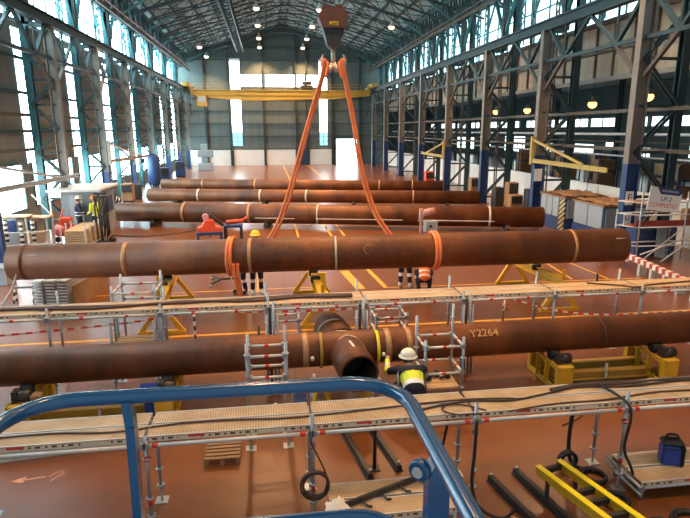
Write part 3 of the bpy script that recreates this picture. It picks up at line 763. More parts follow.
# ------------------------------------------------------------------ slings
def ribbon_path(b, pts, w=.05, th=.012):
    b.path(pts, 1, 8, rs=[w]*len(pts))
def lerp_path(pts, n=4):
    out = []; P = [Vector(p) for p in pts]
    for i in range(len(P)-1):
        p0 = P[max(i-1, 0)]; p1 = P[i]; p2 = P[i+1]; p3 = P[min(i+2, len(P)-1)]
        for k in range(n):
            t = k/n
            out.append(.5*((2*p1)+(p2-p0)*t+(2*p0-5*p1+4*p2-p3)*t*t+(3*p1-p0-3*p2+p3)*t**3))
    out.append(P[-1]); return out
def sling(name_lbl, side):
    t = thing('lifting_sling', name_lbl, 'sling', (1.68, HY, 6))
    s = -1 if side == 'left' else 1
    if side == 'left':
        A = [(1.46, 14.25, 6.2), (1.40, 14.3, 5.75), (1.16, 14.45, 4.99), (.86, 14.5, 4.0), (.52, 14.55, 2.85), (.16, 14.62, 1.95), (-.25, 14.62, 1.4), (-.62, 14.5, 1.1)]
        wx, wy, wz = -.93, 14.0, 1.385
    else:
        A = [(1.90, 14.25, 6.2), (1.97, 14.3, 5.75), (2.2, 14.45, 4.75), (2.42, 14.5, 3.52), (2.75, 14.5, 2.45), (3.2, 14.4, 1.72), (3.6, 14.3, 1.35), (3.95, 14.1, 1.1)]
        wx, wy, wz = 4.12, 13.6, 1.46
    for k in (-1, 1):
        pts = [Vector(p)+Vector((k*.045*(.5+i/7), k*.02, 0)) for i, p in enumerate(A)]
        part('strand', MB().path(lerp_path(pts), .033, 8), 'sling', t)
    # eye on the hook
    part('eye', MB().path(lerp_path([(1.68+s*.2, HY-.07, 5.75), (1.68+s*.14, HY-.08, 6.05), (1.68+s*.17, HY, 6.12), (1.68+s*.2, HY+.08, 6.02), (1.68+s*.24, HY+.05, 5.75)]), .036, 8), 'sling', t)
    # wraps round the pipe
    for k in (0, 1):
        x0 = wx+k*.085*s; yc = 14.42+(x0+6.1)*(-1.22/15.25); zc = 1.32+(x0+6.1)*(.21/15.25)
        pts = []
        for j in range(32):
            an = 2*PI*j/32; tilt = (.0 if side == 'left' else .0)
            pts.append((x0+tilt*math.sin(an)-(.07*math.cos(an) if side == 'left' else -.0*math.cos(an)), yc-.475*math.cos(an), zc+.475*math.sin(an)))
        part('wrap', MB().path(pts, .042, 8, closed=True), 'sling', t)
    if side == 'left':
        for k in (0, 1):
            part('tail', MB().path(lerp_path([(-.93+.1*k, 13.56, 1.3), (-.90+.08*k, 13.6, .95), (-.84+.06*k, 13.72, .5), (-.82+.05*k, 13.75, .05), (-.7+.05*k, 13.85, .045)]), .042, 8), 'sling', t)
sling('orange round sling from the hook to the left wrap, its slack tail touching the floor', 'left')
sling('orange round sling from the hook to the right wrap around the lifted pipe', 'right')

# ------------------------------------------------------------------ yellow trestles under the lifted pipe
def trestle(x, y0, y1, h, label, bright=False, skew=0, rl=True):
    t = thing('pipe_trestle', label, 'trestle', (x, (y0+y1)/2, 0))
    part('cross_beam', MB().ibeam((x+skew, y0, h-.12), (x, y1, h-.12), .2, .24, .025), 'yellow', t)
    for yy, dx in ((y0+.12, skew), (y1-.12, 0)):
        for s in (-1, 1):
            part('leg', MB().beam((x+dx+s*.07, yy, h-.22), (x+dx+s*.45, yy, .06), .09, .1), 'yellow', t)
        part('foot_beam', MB().beam((x+dx-.52, yy, .04), (x+dx+.52, yy, .04), .12, .08), 'yellow', t)
    b = MB(); b.box(x+skew-.04, x+skew+.04, y0, y0+.04, h, h+.22); part('end_stop', b, 'yellow', t)
    if rl:
        for s in (-1, 1): part('roller', MB().lathe([(.05, -.12), (.09, -.1), (.09, .1), (.05, .12)], (x+s*.0, (y0+y1)/2+.2+s*.35, h-.01), 14, 'X'), 'black', t)
    return t
trestle(-2.65, 12.25, 15.25, .82, 'yellow trestle under the left end of the lifted pipe', skew=.15)
tm = trestle(1.1, 12.2, 15.3, .82, 'yellow trestle under the middle of the lifted pipe, with a bright yellow plate', skew=.05)
part('plate', MB().box(1.28, 1.5, 14.95, 15.0, 0.05, .62).box(1.22, 1.56, 14.9, 15.1, 0, .05), 'brightyellow', tm)
trestle(7.1, 12.5, 15.3, .88, 'yellow trestle under the right end of the lifted pipe', skew=.1)

# ------------------------------------------------------------------ scaffold kit
def standard_mb(b, x, y, z0, z1, r=.024, cups=True, jack=True):
    b.tube((x, y, z0+(.22 if jack else 0)), (x, y, z1), r, 8)
    if jack:
        b.tube((x, y, z0), (x, y, z0+.3), .016, 8); b.box(x-.075, x+.075, y-.075, y+.075, z0, z0+.01); b.lathe([(.05, 0), (.05, .03)], (x, y, z0+.2), 8)
    if cups:
        z = z0+.45
        while z < z1-.05: b.lathe([(.028, -.008), (.046, -.006), (.046, .006), (.028, .008)], (x, y, z), 10); z += .5
    return b
def red_bands(b, x, y, zs):
    for z in zs: b.tube((x, y, z-.035), (x, y, z+.035), .0255, 8)
    return b
def ledger_parts(p, q, parent, m='galvwhite', red=(.5,), r=.022):
    p = Vector(p); q = Vector(q); o = part('ledger', MB().tube(p, q, r, 8), m, parent)
    d = (q-p).normalized(); L = (q-p).length
    for f in red: part('red_band', MB().tube(p+d*(f*L-.03), p+d*(f*L+.03), r+.0015, 8), 'red', parent, label='red marking band')
    for e in (p+d*.02, q-d*.02): part('coupler', MB().box(e.x-.03, e.x+.03, e.y-.03, e.y+.03, e.z-.035, e.z+.035), 'galv', parent)
# near walkway
NX = [-5.3, -3.4, -1.45, .40, 2.36, 4.31, 6.25]
NZ = 1.2; NY0, NY1 = 5.79, 6.34
t = thing('walkway_scaffold', 'galvanised frame of the near walkway, its standards, jacks and ledgers', 'scaffold', (-.5, 5.66, 0))
for i, x in enumerate(NX):
    part('standard', standard_mb(MB(), x, NY0-.02, 0, NZ+(.14 if i != 2 else .02)), 'galv', t)
    part('standard', standard_mb(MB(), x, NY1+.0, 0, NZ-.06), 'galv', t)
    [part('red_band', red_bands(MB(), x, NY0-.02, (z_,)), 'red', t, label='red marking band') for z_ in (.95, .4)]
    part('red_band', red_bands(MB(), x, NY1, (.85,)), 'red', t, label='red marking band')
    part('transom', MB().tube((x, NY0-.02, NZ-.085), (x, NY1, NZ-.085), .022, 8), 'galvwhite', t)
    if i: 
        ledger_parts((NX[i-1], NY0-.045, NZ-.082), (x, NY0-.045, NZ-.082), t, 'galvwhite', (.06, .94), .024)
        part('ledger', MB().tube((NX[i-1], NY1, NZ-.11), (x, NY1, NZ-.11), .022, 8), 'galvwhite', t)
def plank(x0, x1, y0, y1, z, label, m='deck', name='scaffold_plank', group=None, redmark=True, rx=0):
    L = x1-x0; w = y1-y0; t = thing(name, label, 'plank', ((x0+x1)/2, (y0+y1)/2, z), 0, group)
    top = MB(); top.box(-L/2, L/2, -w/2, w/2, -.012, 0)
    for f in (-.02,): pass
    part('deck_sheet', top, m, t, local=True)
    e = MB(); e.box(-L/2, L/2, -w/2, -w/2+.012, -.062, -.012); e.box(-L/2, L/2, w/2-.012, w/2, -.062, -.012)
    part('side_flange', e, 'deckedge', t, local=True)
    if redmark: part('red_mark', MB().box(-.46, -.28, -w/2-.002, -w/2, -.035, -.008), 'red', t, local=True, label='red label on the edge')
    b = MB(); b.box(-L/2, L/2, -w/2-.0, -w/2+.02, .0, .004); b.box(-L/2, L/2, w/2-.02, w/2, 0, .004)
    part('edge_rim', b, 'galvwhite' if m == 'deck' else m, t, local=True)
    return t
post_w = ['off-frame left','first','second','third','fourth','fifth','last']
for i in range(len(NX)-1):
    lab = ['at the left edge beyond the first bay', 'in the leftmost bay in view', 'left of the coiled cable post', 'in the middle behind the blue rail corner', 'above the yellow ladder frame', 'at the far right'][i]
    for j, (y0, y1) in enumerate(((NY0, NY0+.265), (NY0+.285, NY1))):
        plank(NX[i]+.02, NX[i+1]-.02, y0, y1, NZ, '%s perforated plank of the near walkway, %s' % (('front', 'back')[j], lab), redmark=(j == 0))
# far walkway
FX = [-5.6, -3.76, -1.92, -.08, 1.66, 3.5, 5.3, 7.1, 8.9]
FZ = 1.5; FY0, FY1 = 9.5, 10.03
t = thing('walkway_scaffold', 'galvanised frame of the far walkway behind the cross joint pipe', 'scaffold', (1.5, 9.4, 0))
for i, x in enumerate(FX):
    part('standard', standard_mb(MB(), x, FY0-.03, 0, FZ+(.1 if i not in (3,) else .22)), 'galv', t)
    part('standard', standard_mb(MB(), x-.05, FY1+.1, 0, FZ+.22), 'galv', t)
    part('transom', MB().tube((x, FY0-.03, FZ-.085), (x-.05, FY1+.1, FZ-.085), .022, 8), 'galvwhite', t)
    if i: ledger_parts((FX[i-1], FY0-.045, FZ-.085), (x, FY0-.045, FZ-.085), t, 'galvwhite', (.3, .7), .024)
for i in range(len(FX)-1):
    lab = ['at the far left edge', 'second bay from the left edge', 'above the small landing', 'over the left worker legs', 'right of the hidden hook line', 'in the middle right beside the tower', 'behind the chalk number', 'at the far right edge'][i]
    lab = ['at its left end', 'in its second bay', 'in its third bay', 'in its fourth bay', 'in its fifth bay', 'in its sixth bay', 'in its seventh bay', 'at its right end'][i]
    for j, (y0, y1) in enumerate(((FY0, FY0+.25), (FY0+.27, FY1))):
        plank(FX[i]+.02, FX[i+1]-.02, y0, y1, FZ, '%s plank of the far walkway, %s counted from the left' % (('front', 'rear')[j], lab), redmark=(j == 0), m='deck' if i < 6 else 'ply')
# bundles of spare tubes tied to the far walkway
for i, (x, y) in enumerate(((-.02, 9.34), (1.58, 9.34), (3.58, 9.36))):
    for k in range(4):
        b = MB().tube((x+.07*(k-1.5), y+.02*(k % 2)+.02, .0), (x+.06*(k-1.5), y+.02*(k % 2)+.02, 1.35+.12*((k*7) % 3)), .022, 8)
        solo('scaffold_tube', b, 'galv' if k != 1 else 'black', 'upright scaffold tube leaning in the %s bundle at the far walkway' % ('left', 'middle', 'right')[i], 'tube', (x+.07*(k-1.5), y, 0), group='tube bundle %s of the far walkway' % ORD[i])

def tower(label, x0, x1, y0, y1, ztops, levels, red=True, deck=None, mid=()):
    t = thing('scaffold_tower', label, 'scaffold', ((x0+x1)/2, (y0+y1)/2, 0))
    P = [(x0, y0), (x1, y0), (x1, y1), (x0, y1)]
    for (x, y), z in zip(P, ztops):
        part('standard', standard_mb(MB(), x, y, 0, z), 'galv', t)
    for z in levels:
        for k in range(4):
            a, c = P[k], P[(k+1) % 4]; zz = z
            if zz < min(ztops[k], ztops[(k+1) % 4])+.01: ledger_parts((*a, zz), (*c, zz), t, 'galvwhite', (.5,) if red else ())
    if deck is not None:
        n = 3; w = (y1-y0)/n
        for k in range(n): part('board', MB().box(x0+.03, x1-.03, y0+k*w+.01, y0+(k+1)*w-.01, deck, deck+.035), 'ply', t)
    return t
tower('scaffold tower standing over the front pipe beside the leaning worker', 2.36, 2.98, 7.95, 8.5, (1.28, 1.3, 1.68, 1.5), (.7, 1.15), deck=.42)
tower('scaffold tower left of the cross joint, in front of the rusty pipe', -.38, .16, 7.35, 7.75, (1.62, 1.6, 1.72, 1.6), (1.1, 1.42))
tower('low scaffold tower behind the front pipe, right of the cross joint', 2.0, 2.62, 10.15, 10.7, (1.0, 1.0, 1.1, 1.05), (.62, .9))
tower('low scaffold tower behind the front pipe, left of the cross joint', -.0, .5, 10.2, 10.6, (1.05, 1.0, 1.15, 1.0), (.5, .92))
ta = tower('access scaffold with guard rails behind the left end of the far walkway', -2.9, -2.15, 10.2, 10.9, (1.75, 1.75, 1.85, 1.8), (1.3, 1.6))
part('guard_post', MB().beam((-2.22, 10.95, 1.1), (-2.22, 10.95, 1.72), .04), 'yellow', ta)
tl = tower('small landing with pale board under the far walkway, left part', -2.78, -2.05, 9.5, 9.95, (1.3, 1.3, 1.3, 1.3), (.75,), deck=.85)

# standing tubes and bits near the walkway
solo('steel_prop', MB().tube((1.3, 6.62, 0), (1.3, 6.62, 1.15), .026, 8).box(1.23, 1.37, 6.55, 6.69, 0, .012), 'darksteel', 'dark upright prop under the near walkway beside the black floor bars', 'prop', (1.3, 6.62, 0))
# cables on walkways
def cable(name, label, pts, r, m, cat='cable', group=None):
    return solo(name, MB().path(lerp_path(pts, 5), r, 6), m, label, cat, pts[0], group=group)
def wav(x0, x1, y, z, n, ay, seed, dz=0):
    rnd = random.Random(seed); return [(x0+(x1-x0)*i/n, y+rnd.uniform(-ay, ay), z+dz*rnd.random()) for i in range(n+1)]
cable('cable', 'thin brown cable lying along the near walkway from the left edge', wav(-4.6, .3, 5.97, NZ+.016, 7, .06, 1)+[(2.2, 6.1, NZ+.016), (3.1, 6.02, NZ+.016)], .011, 'cablebrown')
cable('cable', 'dark cable wandering over the right half of the near walkway', [(1.6, 5.9, NZ+.016), (2.3, 6.05, NZ+.016), (2.9, 6.0, NZ+.016), (3.4, 6.1, NZ+.016), (3.9, 6.22, NZ+.016), (4.6, 6.15, NZ+.016), (5.4, 6.2, NZ+.016), (6.1, 6.1, NZ+.016)], .013, 'cable')
cable('cable', 'second dark cable at the right end of the near walkway, nearer its front edge', [(2.75, 5.74, NZ+.014), (3.4, 5.84, NZ+.014), (4.1, 5.85, NZ+.014), (4.9, 5.95, NZ+.014), (6.1, 5.88, NZ+.014)], .011, 'cablebrown')
for k in range(3):
    cable('cable', 'one of three dark hoses bundled on the right end of the near walkway', [(3.5, 6.12+.03*k, NZ+.03), (3.95, 6.24+.02*k, NZ+.03), (4.5, 6.2+.04*k, NZ+.03), (5.3, 6.26-.02*k, NZ+.03), (6.2, 6.2+.03*k, NZ+.03)], .014, 'cable', group='bundled hoses on the near walkway')
cable('cable', 'looped cable on the near walkway beside the fourth standard', [(2.5, 5.8, NZ+.014), (2.3, 5.95, NZ+.016), (2.1, 6.0, NZ+.016), (1.98, 5.9, NZ+.016), (2.1, 5.76, NZ+.016), (2.4, 5.72, NZ+.02)], .009, 'cable')
for k in range(3):
    cable('hose', 'one of three dark hoses lying along the left half of the far walkway', [(-5.6, 9.7+.05*k, FZ+.025), (-4.3, 9.75+.03*k, FZ+.03), (-3.0, 9.62+.06*k, FZ+.025), (-1.6, 9.8-.04*k, FZ+.03), (-.4, 9.66+.07*k, FZ+.025), (.5, 9.75+.06*k, FZ+.03), (1.45, 9.62+.05*k, FZ+.05)], .022, 'cablebrown' if k != 1 else 'cable', 'hose', group='hoses on the far walkway')
cable('hose', 'dark hose crossing the right end of the far walkway', [(6.2, 9.9, FZ+.02), (6.5, 9.75, FZ+.02), (6.8, 9.6, FZ+.02), (7.0, 9.47, FZ+.02), (7.4, 9.6, FZ+.02), (8.6, 9.75, FZ+.02)], .015, 'cablebrown', 'hose')
cable('cable', 'black cable dropping from the near walkway to the floor beside the last standard', [(4.1, 6.3, NZ+.02), (4.0, 6.36, NZ-.1), (3.98, 6.38, .8), (3.96, 6.38, .3), (4.0, 6.3, .03), (4.2, 6.1, .02)], .03, 'black')
cable('cable', 'black cable hanging from the near walkway down the right front standard', [(4.2, 6.2, NZ+.04), (4.24, 5.7, NZ+.05), (4.24, 5.58, NZ-.1), (4.2, 5.58, .7), (4.3, 5.56, .45), (4.38, 5.6, .3)], .018, 'black')
cable('cable', 'black cable hanging from the near walkway beside the blue rail', [(2.28, 6.36, NZ), (2.26, 6.4, .9), (2.2, 6.42, .5), (2.15, 6.4, .15)], .02, 'black')
cable('cable', 'black cable taped down the front standard right of the blue rail', [(2.3, 5.6, NZ+.0), (2.29, 5.58, .8), (2.27, 5.57, .4), (2.35, 5.5, .12), (2.6, 5.4, .02), (2.9, 5.6, .015)], .02, 'black')
cable('cable', 'cable on the floor leading from the wall side to the red machine', [(-6.9, 25.2, .02), (-5.5, 24.8, .02), (-4.2, 25.2, .02), (-3.4, 26.0, .02), (-2.9, 26.3, .02), (-2.4, 25.6, .02), (-2.6, 24.2, .02)], .03, 'cable')
cable('cable', 'thin dark cable snaking over the floor right of the scaffold tower', [(3.0, 7.9, .012), (3.8, 8.2, .012), (4.5, 8.0, .012), (4.9, 7.6, .012), (4.4, 7.3, .012)], .012, 'cablebrown')
# coiled cable on the second standard
def coil(name, label, c, r, n, rc, m, axis='Y', cat='cable coil'):
    b = MB(); pts = []
    rnd = random.Random(5)
    for i in range(n*24):
        a = 2*PI*i/24; rr = r*(1+.10*math.sin(i*.131)); o_ = (i/24-n/2)*rc*.7
        if axis == 'Y': pts.append((c[0]+rr*math.cos(a)*.92, c[1]+o_, c[2]+rr*math.sin(a)))
        else: pts.append((c[0]+rr*math.cos(a), c[1]+rr*math.sin(a), c[2]+(o_+n*rc*.35)*.6+.01))
    b.path(pts, rc, 6); return solo(name, b, m, label, cat, c)
coil('cable_coil', 'dark cable coil hung on the front standard left of centre', (.41, 5.55, .58), .165, 6, .012, 'cable')
cable('cable', 'cable drooping from the walkway into the hung coil', [(.36, 5.62, NZ+.03), (.38, 5.56, NZ-.1), (.44, 5.55, .95), (.52, 5.55, .75), (.54, 5.55, .6), (.5, 5.54, .45)], .01, 'cable')

# ------------------------------------------------------------------ barrier tape and its posts
def tape(label, pts, w=.045):
    P = lerp_path(pts, 6); b = MB(); vs = []
    for p in P: vs += [(p.x, p.y, p.z-w/2), (p.x, p.y, p.z+w/2), (p.x, p.y+.003, p.z+w/2), (p.x, p.y+.003, p.z-w/2)]
    fs = []
    for i in range(len(P)-1):
        for k in range(4): fs.append((i*4+k, (i+1)*4+k, (i+1)*4+(k+1) % 4, i*4+(k+1) % 4))
    fs += [(0, 1, 2, 3), (len(vs)-1, len(vs)-2, len(vs)-3, len(vs)-4)]
    b.add(vs, fs); return solo('barrier_tape', b, 'tape', label, 'barrier tape', tuple(P[0]))
tape('red and white tape strung left of the first tape post', [(-6.2, 11.2, .52), (-4.6, 11.25, .58), (-2.8, 11.3, .68), (-1.66, 11.35, .82)])
tape('red and white tape sagging behind the left standards and cross joint', [(-1.62, 11.35, .82), (.2, 11.6, .66), (2.0, 11.7, .62), (3.9, 11.85, .68), (5.4, 11.9, .66)])
tape('red and white tape running right of the pale tape post', [(5.44, 11.9, .66), (6.6, 11.85, .3), (7.8, 11.8, .14), (9.2, 11.8, .10), (11, 11.8, .10)])
for i, (x, y, h, m, lb) in enumerate(((-1.64, 11.4, .95, 'bwpost', 'short striped post holding the tape left of the scaffold tower'), (5.42, 11.95, .8, 'wood', 'short pale post with knotted tape right of the chalk number'), (-.3, 10.9, .6, 'darksteel', 'thin dark post behind the front pipe left of the tube bundle'))):
    b = MB().tube((x, y, .02), (x, y, h), .025, 8).lathe([(.15, 0), (.15, .02), (.03, .04)], (x, y, 0), 14)
    solo('barrier_post', b, m, lb, 'post', (x, y, 0))
b = MB(); 
for k in range(3): b.path([(5.40+.02*k, 11.9, .62), (5.46-.05*k, 11.85, .48), (5.36+.07*k, 11.86, .34)], .016, 6)
solo('tape_knot', b, 'tape', 'loose knotted tape ends hanging on the pale post', 'barrier tape', (5.42, 11.9, .6))

# ------------------------------------------------------------------ roller stands for the front pipe
def roller_bed(label, x0, x1, yc, r, ln_label=''):
    t = thing('roller_bed', label, 'roller bed', ((x0+x1)/2, yc, 0))
    part('long_beam', MB().ibeam((x0, yc-.12, .13), (x1, yc-.12, .13), .14, .16, .02).ibeam((x0, yc+.3, .13), (x1, yc+.3, .13), .14, .16, .02), 'ochre', t)
    for k, x in enumerate((x0, x1)):
        b = MB(); y0, y1 = yc-.55, yc+.6
        b.box(x-.14, x+.14, y0, y0+.12, .02, .5, .01); b.box(x-.14, x+.14, y1-.12, y1, .02, .5, .01)
        for s in (-.13, .13):
            b.beam((x+s, y0, .46), (x+s, y1, .46), .03, .08); b.beam((x+s, y0, .06), (x+s, y1, .06), .03, .1)
            b.beam((x+s, y0+.42, .06), (x+s, y0+.42, .46), .03, .1, up=(1, 0, 0)); b.beam((x+s, y1-.42, .06), (x+s, y1-.42, .46), .03, .1, up=(1, 0, 0))
        part('end_frame', b, 'yellow', t)
        for s in (-1, 1):
            part('roller', MB().lathe([(.04, -.1), (.1, -.08), (.1, .08), (.04, .1)], (x, yc+.15+s*.24, .56), 18, 'X'), 'black', t)
        b = MB().tube((x-.08, y0+.2, .58), (x+.16, y0+.2, .58), .09, 12); b.box(x-.09, x-.01, y0+.12, y0+.28, .5, .68)
        part('motor', b, 'darksteel', t)
    part('peg', MB().box(((x0+x1)/2-.02), ((x0+x1)/2+.02), yc-.19, yc-.15, .05, .34), 'galvwhite', t)
    return t
roller_bed('yellow roller bed carrying the right part of the front pipe', 4.98, 6.98, 8.85, .29)
roller_bed('yellow roller bed carrying the left part of the front pipe', -3.85, -1.72, 8.7, .29)
solo('junction_box', MB().box(-2.12, -1.82, 8.3, 8.5, .35, .6, .02).box(-2.05, -1.9, 8.35, 8.45, 0, .36), 'blue', 'small blue box beside the left roller bed under the front pipe', 'box', (-1.97, 8.4, 0))
b = MB().box(-3.68, -3.52, 8.25, 8.4, .5, .62, .02); solo('wooden_block', b, 'wood', 'brown wooden block on the left end of the roller bed', 'block', (-3.6, 8.35, .5))
for i, (x, y, w) in enumerate(((-2.95, 8.95, 1.6), (-1.0, 8.95, 1.5))):
    pass
# yellow joist under the left walkway
solo('steel_joist', MB().ibeam((-3.9, 7.55, .1), (-1.1, 7.9, .1), .16, .2, .02), 'galvwhite', 'pale steel joist on the floor in front of the left roller bed', 'joist', (-2.6, 7.7, 0))

# ------------------------------------------------------------------ things under and around the cross joint
for i, (x, y, lb) in enumerate(((.72, 8.2, 'yellow stand carrying the joint left of the open brace stub'), (1.62, 8.3, 'yellow stand carrying the joint right of the open brace stub'))):
    t = thing('joint_stand', lb, 'stand', (x, y, 0)); b = MB()
    for s in (-1, 1): b.beam((x+s*.04, y, .5), (x+s*.2, y-.15, .02), .045); b.beam((x+s*.04, y, .5), (x+s*.2, y+.15, .02), .045)
    part('leg', b, 'yellow', t); part('head', MB().box(x-.09, x+.09, y-.09, y+.09, .48, .54).tube((x, y, .3), (x, y, .56), .03, 8), 'galv', t)
b = MB().tube((.62, 8.3, .02), (.62, 8.3, .55), .07, 14).ball((.62, 8.3, .55), (.07, .07, .05)).tube((.62, 8.3, .58), (.62, 8.3, .66), .025, 8)
solo('gas_bottle', b, 'galvwhite', 'pale gas bottle standing left of the open brace stub', 'gas bottle', (.62, 8.3, 0))
b = MB().box(.28, .5, 8.15, 8.4, 0, .3, .02).tube((.3, 8.27, .38), (.48, 8.27, .38), .012, 6); solo('welding_unit', b, 'cabblue', 'small blue welding unit on the floor under the joint', 'welder', (.39, 8.27, 0))
coil('cable_coil', 'dark cable coil on the floor left of the scaffold tower legs', (-.62, 8.15, 0), .16, 4, .018, 'cable', 'Z')
b = MB().box(-.35, .02, 8.0, 8.3, 0, .12, .01); solo('cardboard_box', b, 'ply', 'flat brown box on the floor under the left scaffold tower', 'box', (-.16, 8.15, 0))
def crumple(x, y, z, w, l, h, seed, m, name, label, cat):
    rnd = random.Random(seed); n = 8; vs = []; fs = []
    for i in range(n+1):
        for j in range(n+1):
            e = math.sin(PI*i/n)*math.sin(PI*j/n)
            vs.append((x+w*(i/n-.5)+rnd.uniform(-1, 1)*w*.05, y+l*(j/n-.5)+rnd.uniform(-1, 1)*l*.05, z+.01+h*e*(.5+rnd.random()*.7)))
    for i in range(n):
        for j in range(n): a = i*(n+1)+j; fs.append((a, a+n+1, a+n+2, a+1))
    k = len(vs); vs += [(v[0], v[1], z) for v in vs]; fs2 = [tuple(q+k for q in reversed(f)) for f in fs]
    rim = [i*(n+1) for i in range(n+1)]+[n*(n+1)+j for j in range(1, n+1)]+[i*(n+1)+n for i in range(n-1, -1, -1)]+[j for j in range(n-1, 0, -1)]
    fr_ = [(rim[i], rim[(i+1) % len(rim)], rim[(i+1) % len(rim)]+k, rim[i]+k) for i in range(len(rim))]
    return solo(name, MB().add(vs, fs+fs2+fr_, True), m, label, cat, (x, y, z))
crumple(.0, 8.2, 0.12, .3, .3, .12, 3, 'paper', 'plastic_sheet', 'white crumpled sheet lying on the flat brown box', 'sheet')
crumple(1.95, 8.62, 0, .3, .2, .12, 9, 'cloth', 'dark_rag', 'dark rag heap on the floor behind the leaning worker', 'rag')
for k, (x, y) in enumerate(((2.45, 8.2), (2.62, 8.3), (2.78, 8.22))):
    solo('hand_tool', MB().tube((x-.08, y, .49), (x+.06, y+.05, .52), .022, 8).box(x+.03, x+.1, y+.01, y+.09, .468, .56), 'darksteel', 'dark power tool lying on the boards of the tower by the worker', 'tool', (x, y, .46), group='tools on the tower boards')
t = thing('floor_lamp_stand', 'pole with a clamp standing in front of the leaning worker', 'stand', (1.92, 7.9, 0))
part('pole', MB().tube((1.92, 7.9, .02), (1.92, 7.9, .82), .018, 8), 'galv', t); part('foot', MB().lathe([(.12, 0), (.12, .02), (.02, .04)], (1.92, 7.9, 0), 12), 'galv', t)
# floor bars
for i, (p, q, lb) in enumerate((((.98, 7.75), (1.2, 6.38), 'left one of the two dark bars under the near walkway'), ((1.42, 7.7), (1.62, 6.5), 'right one of the two dark bars under the near walkway'),
        ((2.75, 6.15), (3.05, 4.7), 'left one of the two dark bars beside the yellow ladder frame'), ((3.14, 6.25), (3.45, 4.7), 'right one of the two dark bars beside the yellow ladder frame'))):
    t = thing('steel_bar', lb, 'bar', (p[0], p[1], 0))
    part('profile', MB().beam((*p, .05), (*q, .05), .065, .08), 'darksteel', t)
    part('flange', MB().beam((*p, .008), (*q, .008), .11, .014), 'darksteel', t)
    part('end_bolt', MB().lathe([(.02, 0), (.02, .03)], (q[0], q[1]+.05, .1), 8).lathe([(.02, 0), (.02, .03)], (p[0], p[1]-.05, .1), 8), 'galv', t)
# pallet
t = thing('wooden_pallet', 'weathered wooden pallet on the floor left of the hung cable coil', 'pallet', (-.78, 7.15, 0))
for k in range(5): part('slat', MB().box(-1.0, -.52, 6.97+k*.09, 7.03+k*.09, .1, .12), 'wood', t)
for x in (-1.0, -.79, -.58): part('runner', MB().box(x, x+.06, 6.97, 7.4, .0, .1), 'wood', t)
# chalk arrow on the floor
b = MB(); b.beam((-3.5, 7.0, .002), (-3.08, 7.06, .002), .022, .004); b.beam((-3.5, 7.0, .002), (-3.33, 7.08, .002), .03, .004); b.beam((-3.5, 7.0, .002), (-3.33, 6.98, .002), .03, .004)
b2 = MB(); b2.path([(-3.04, 7.05, .003), (-2.97, 7.14, .003), (-2.89, 7.17, .003), (-2.87, 7.12, .003), (-2.93, 7.03, .003), (-2.99, 6.95, .003)], .009, 5)
b.add(b2.v, b2.f); struct('floor_chalk_mark', b, 'chalkred')

# lower deck left (with the bar and sheet) and right (with the blue bag)
plank(.55, 1.95, 5.06, 5.34, .5, 'front plank of the low deck left of the blue plate')
plank(.55, 1.95, 5.37, 5.66, .5, 'back plank of the low deck left of the blue plate', redmark=False)
t = thing('deck_scaffold', 'short scaffold frame carrying the low deck left of the blue plate', 'scaffold', (1.4, 5.3, 0))
for x, y in ((.6, 5.1), (1.9, 5.1), (.6, 5.6), (1.9, 5.6)): part('standard', MB().tube((x, y, 0), (x, y, .43), .024, 8), 'galv', t)
for y in (5.1, 5.6): part('ledger', MB().tube((.6, y, .41), (1.9, y, .41), .022, 8), 'galvwhite', t)
plank(4.42, 6.5, 5.48, 5.77, .26, 'front plank of the low deck under the blue bag')
plank(4.42, 6.5, 5.8, 6.1, .26, 'back plank of the low deck under the blue bag', redmark=False)
t = thing('deck_scaffold', 'short scaffold frame carrying the low deck under the blue bag', 'scaffold', (5, 5.5, 0))
for x, y in ((4.46, 5.52), (6.4, 5.52), (4.46, 6.05), (6.4, 6.05)): part('standard', MB().tube((x, y, 0), (x, y, .19), .024, 8), 'galv', t)
for y in (5.5, 6.07): ledger_parts((4.42, y, .175), (6.45, y, .175), t, 'galvwhite', (.6,))
part('transom', MB().tube((4.38, 5.42, .22), (4.38, 6.15, .22), .022, 8).tube((4.38, 5.42, .13), (4.38, 6.15, .13), .018, 8), 'galv', t)
t = thing('steel_hanger_bar', 'dark steel bar with short hooks lying across the low deck', 'bar', (1.05, 5.4, .5))
p, q = Vector((.68, 5.2, .545)), Vector((1.72, 5.62, .545)); part('bar', MB().beam(p, q, .035, .06), 'darksteel', t)
for f in (.2, .42, .66, .9):
    c = p.lerp(q, f); part('hook', MB().path([c, c+Vector((.03, -.05, -.012)), c+Vector((.06, -.1, -.02)), c+Vector((.11, -.11, -.02))], .013, 6), 'darksteel', t)
crumple(.62, 5.18, .5, .26, .3, .16, 21, 'paper', 'plastic_bag', 'white crumpled plastic bag at the left end of the low deck', 'bag')
# blue bag
t = thing('tool_bag', 'blue and black tool bag standing on the low right deck', 'bag', (5.04, 5.82, .26), R(-18)); t.scale = (.82, 1, 1.15)
part('body', MB().box(-.15, .15, -.09, .09, .0, .24, .03), 'blue', t, local=True)
part('side_panel', MB().box(.13, .185, -.1, .1, .0, .25, .02), 'black', t, local=True)
b = MB().box(-.155, .165, -.095, .095, .235, .30, .03); part('lid', b, 'black', t, local=True)
part('trim', MB().path([(-.14, -.095, .03), (-.14, -.097, .22), (.12, -.097, .22), (.12, -.095, .03)], .008, 6), 'black', t, local=True)
part('handle', MB().path(lerp_path([(-.09, 0, .29), (-.07, 0, .35), (.07, 0, .35), (.09, 0, .29)]), .014, 8), 'black', t, local=True)
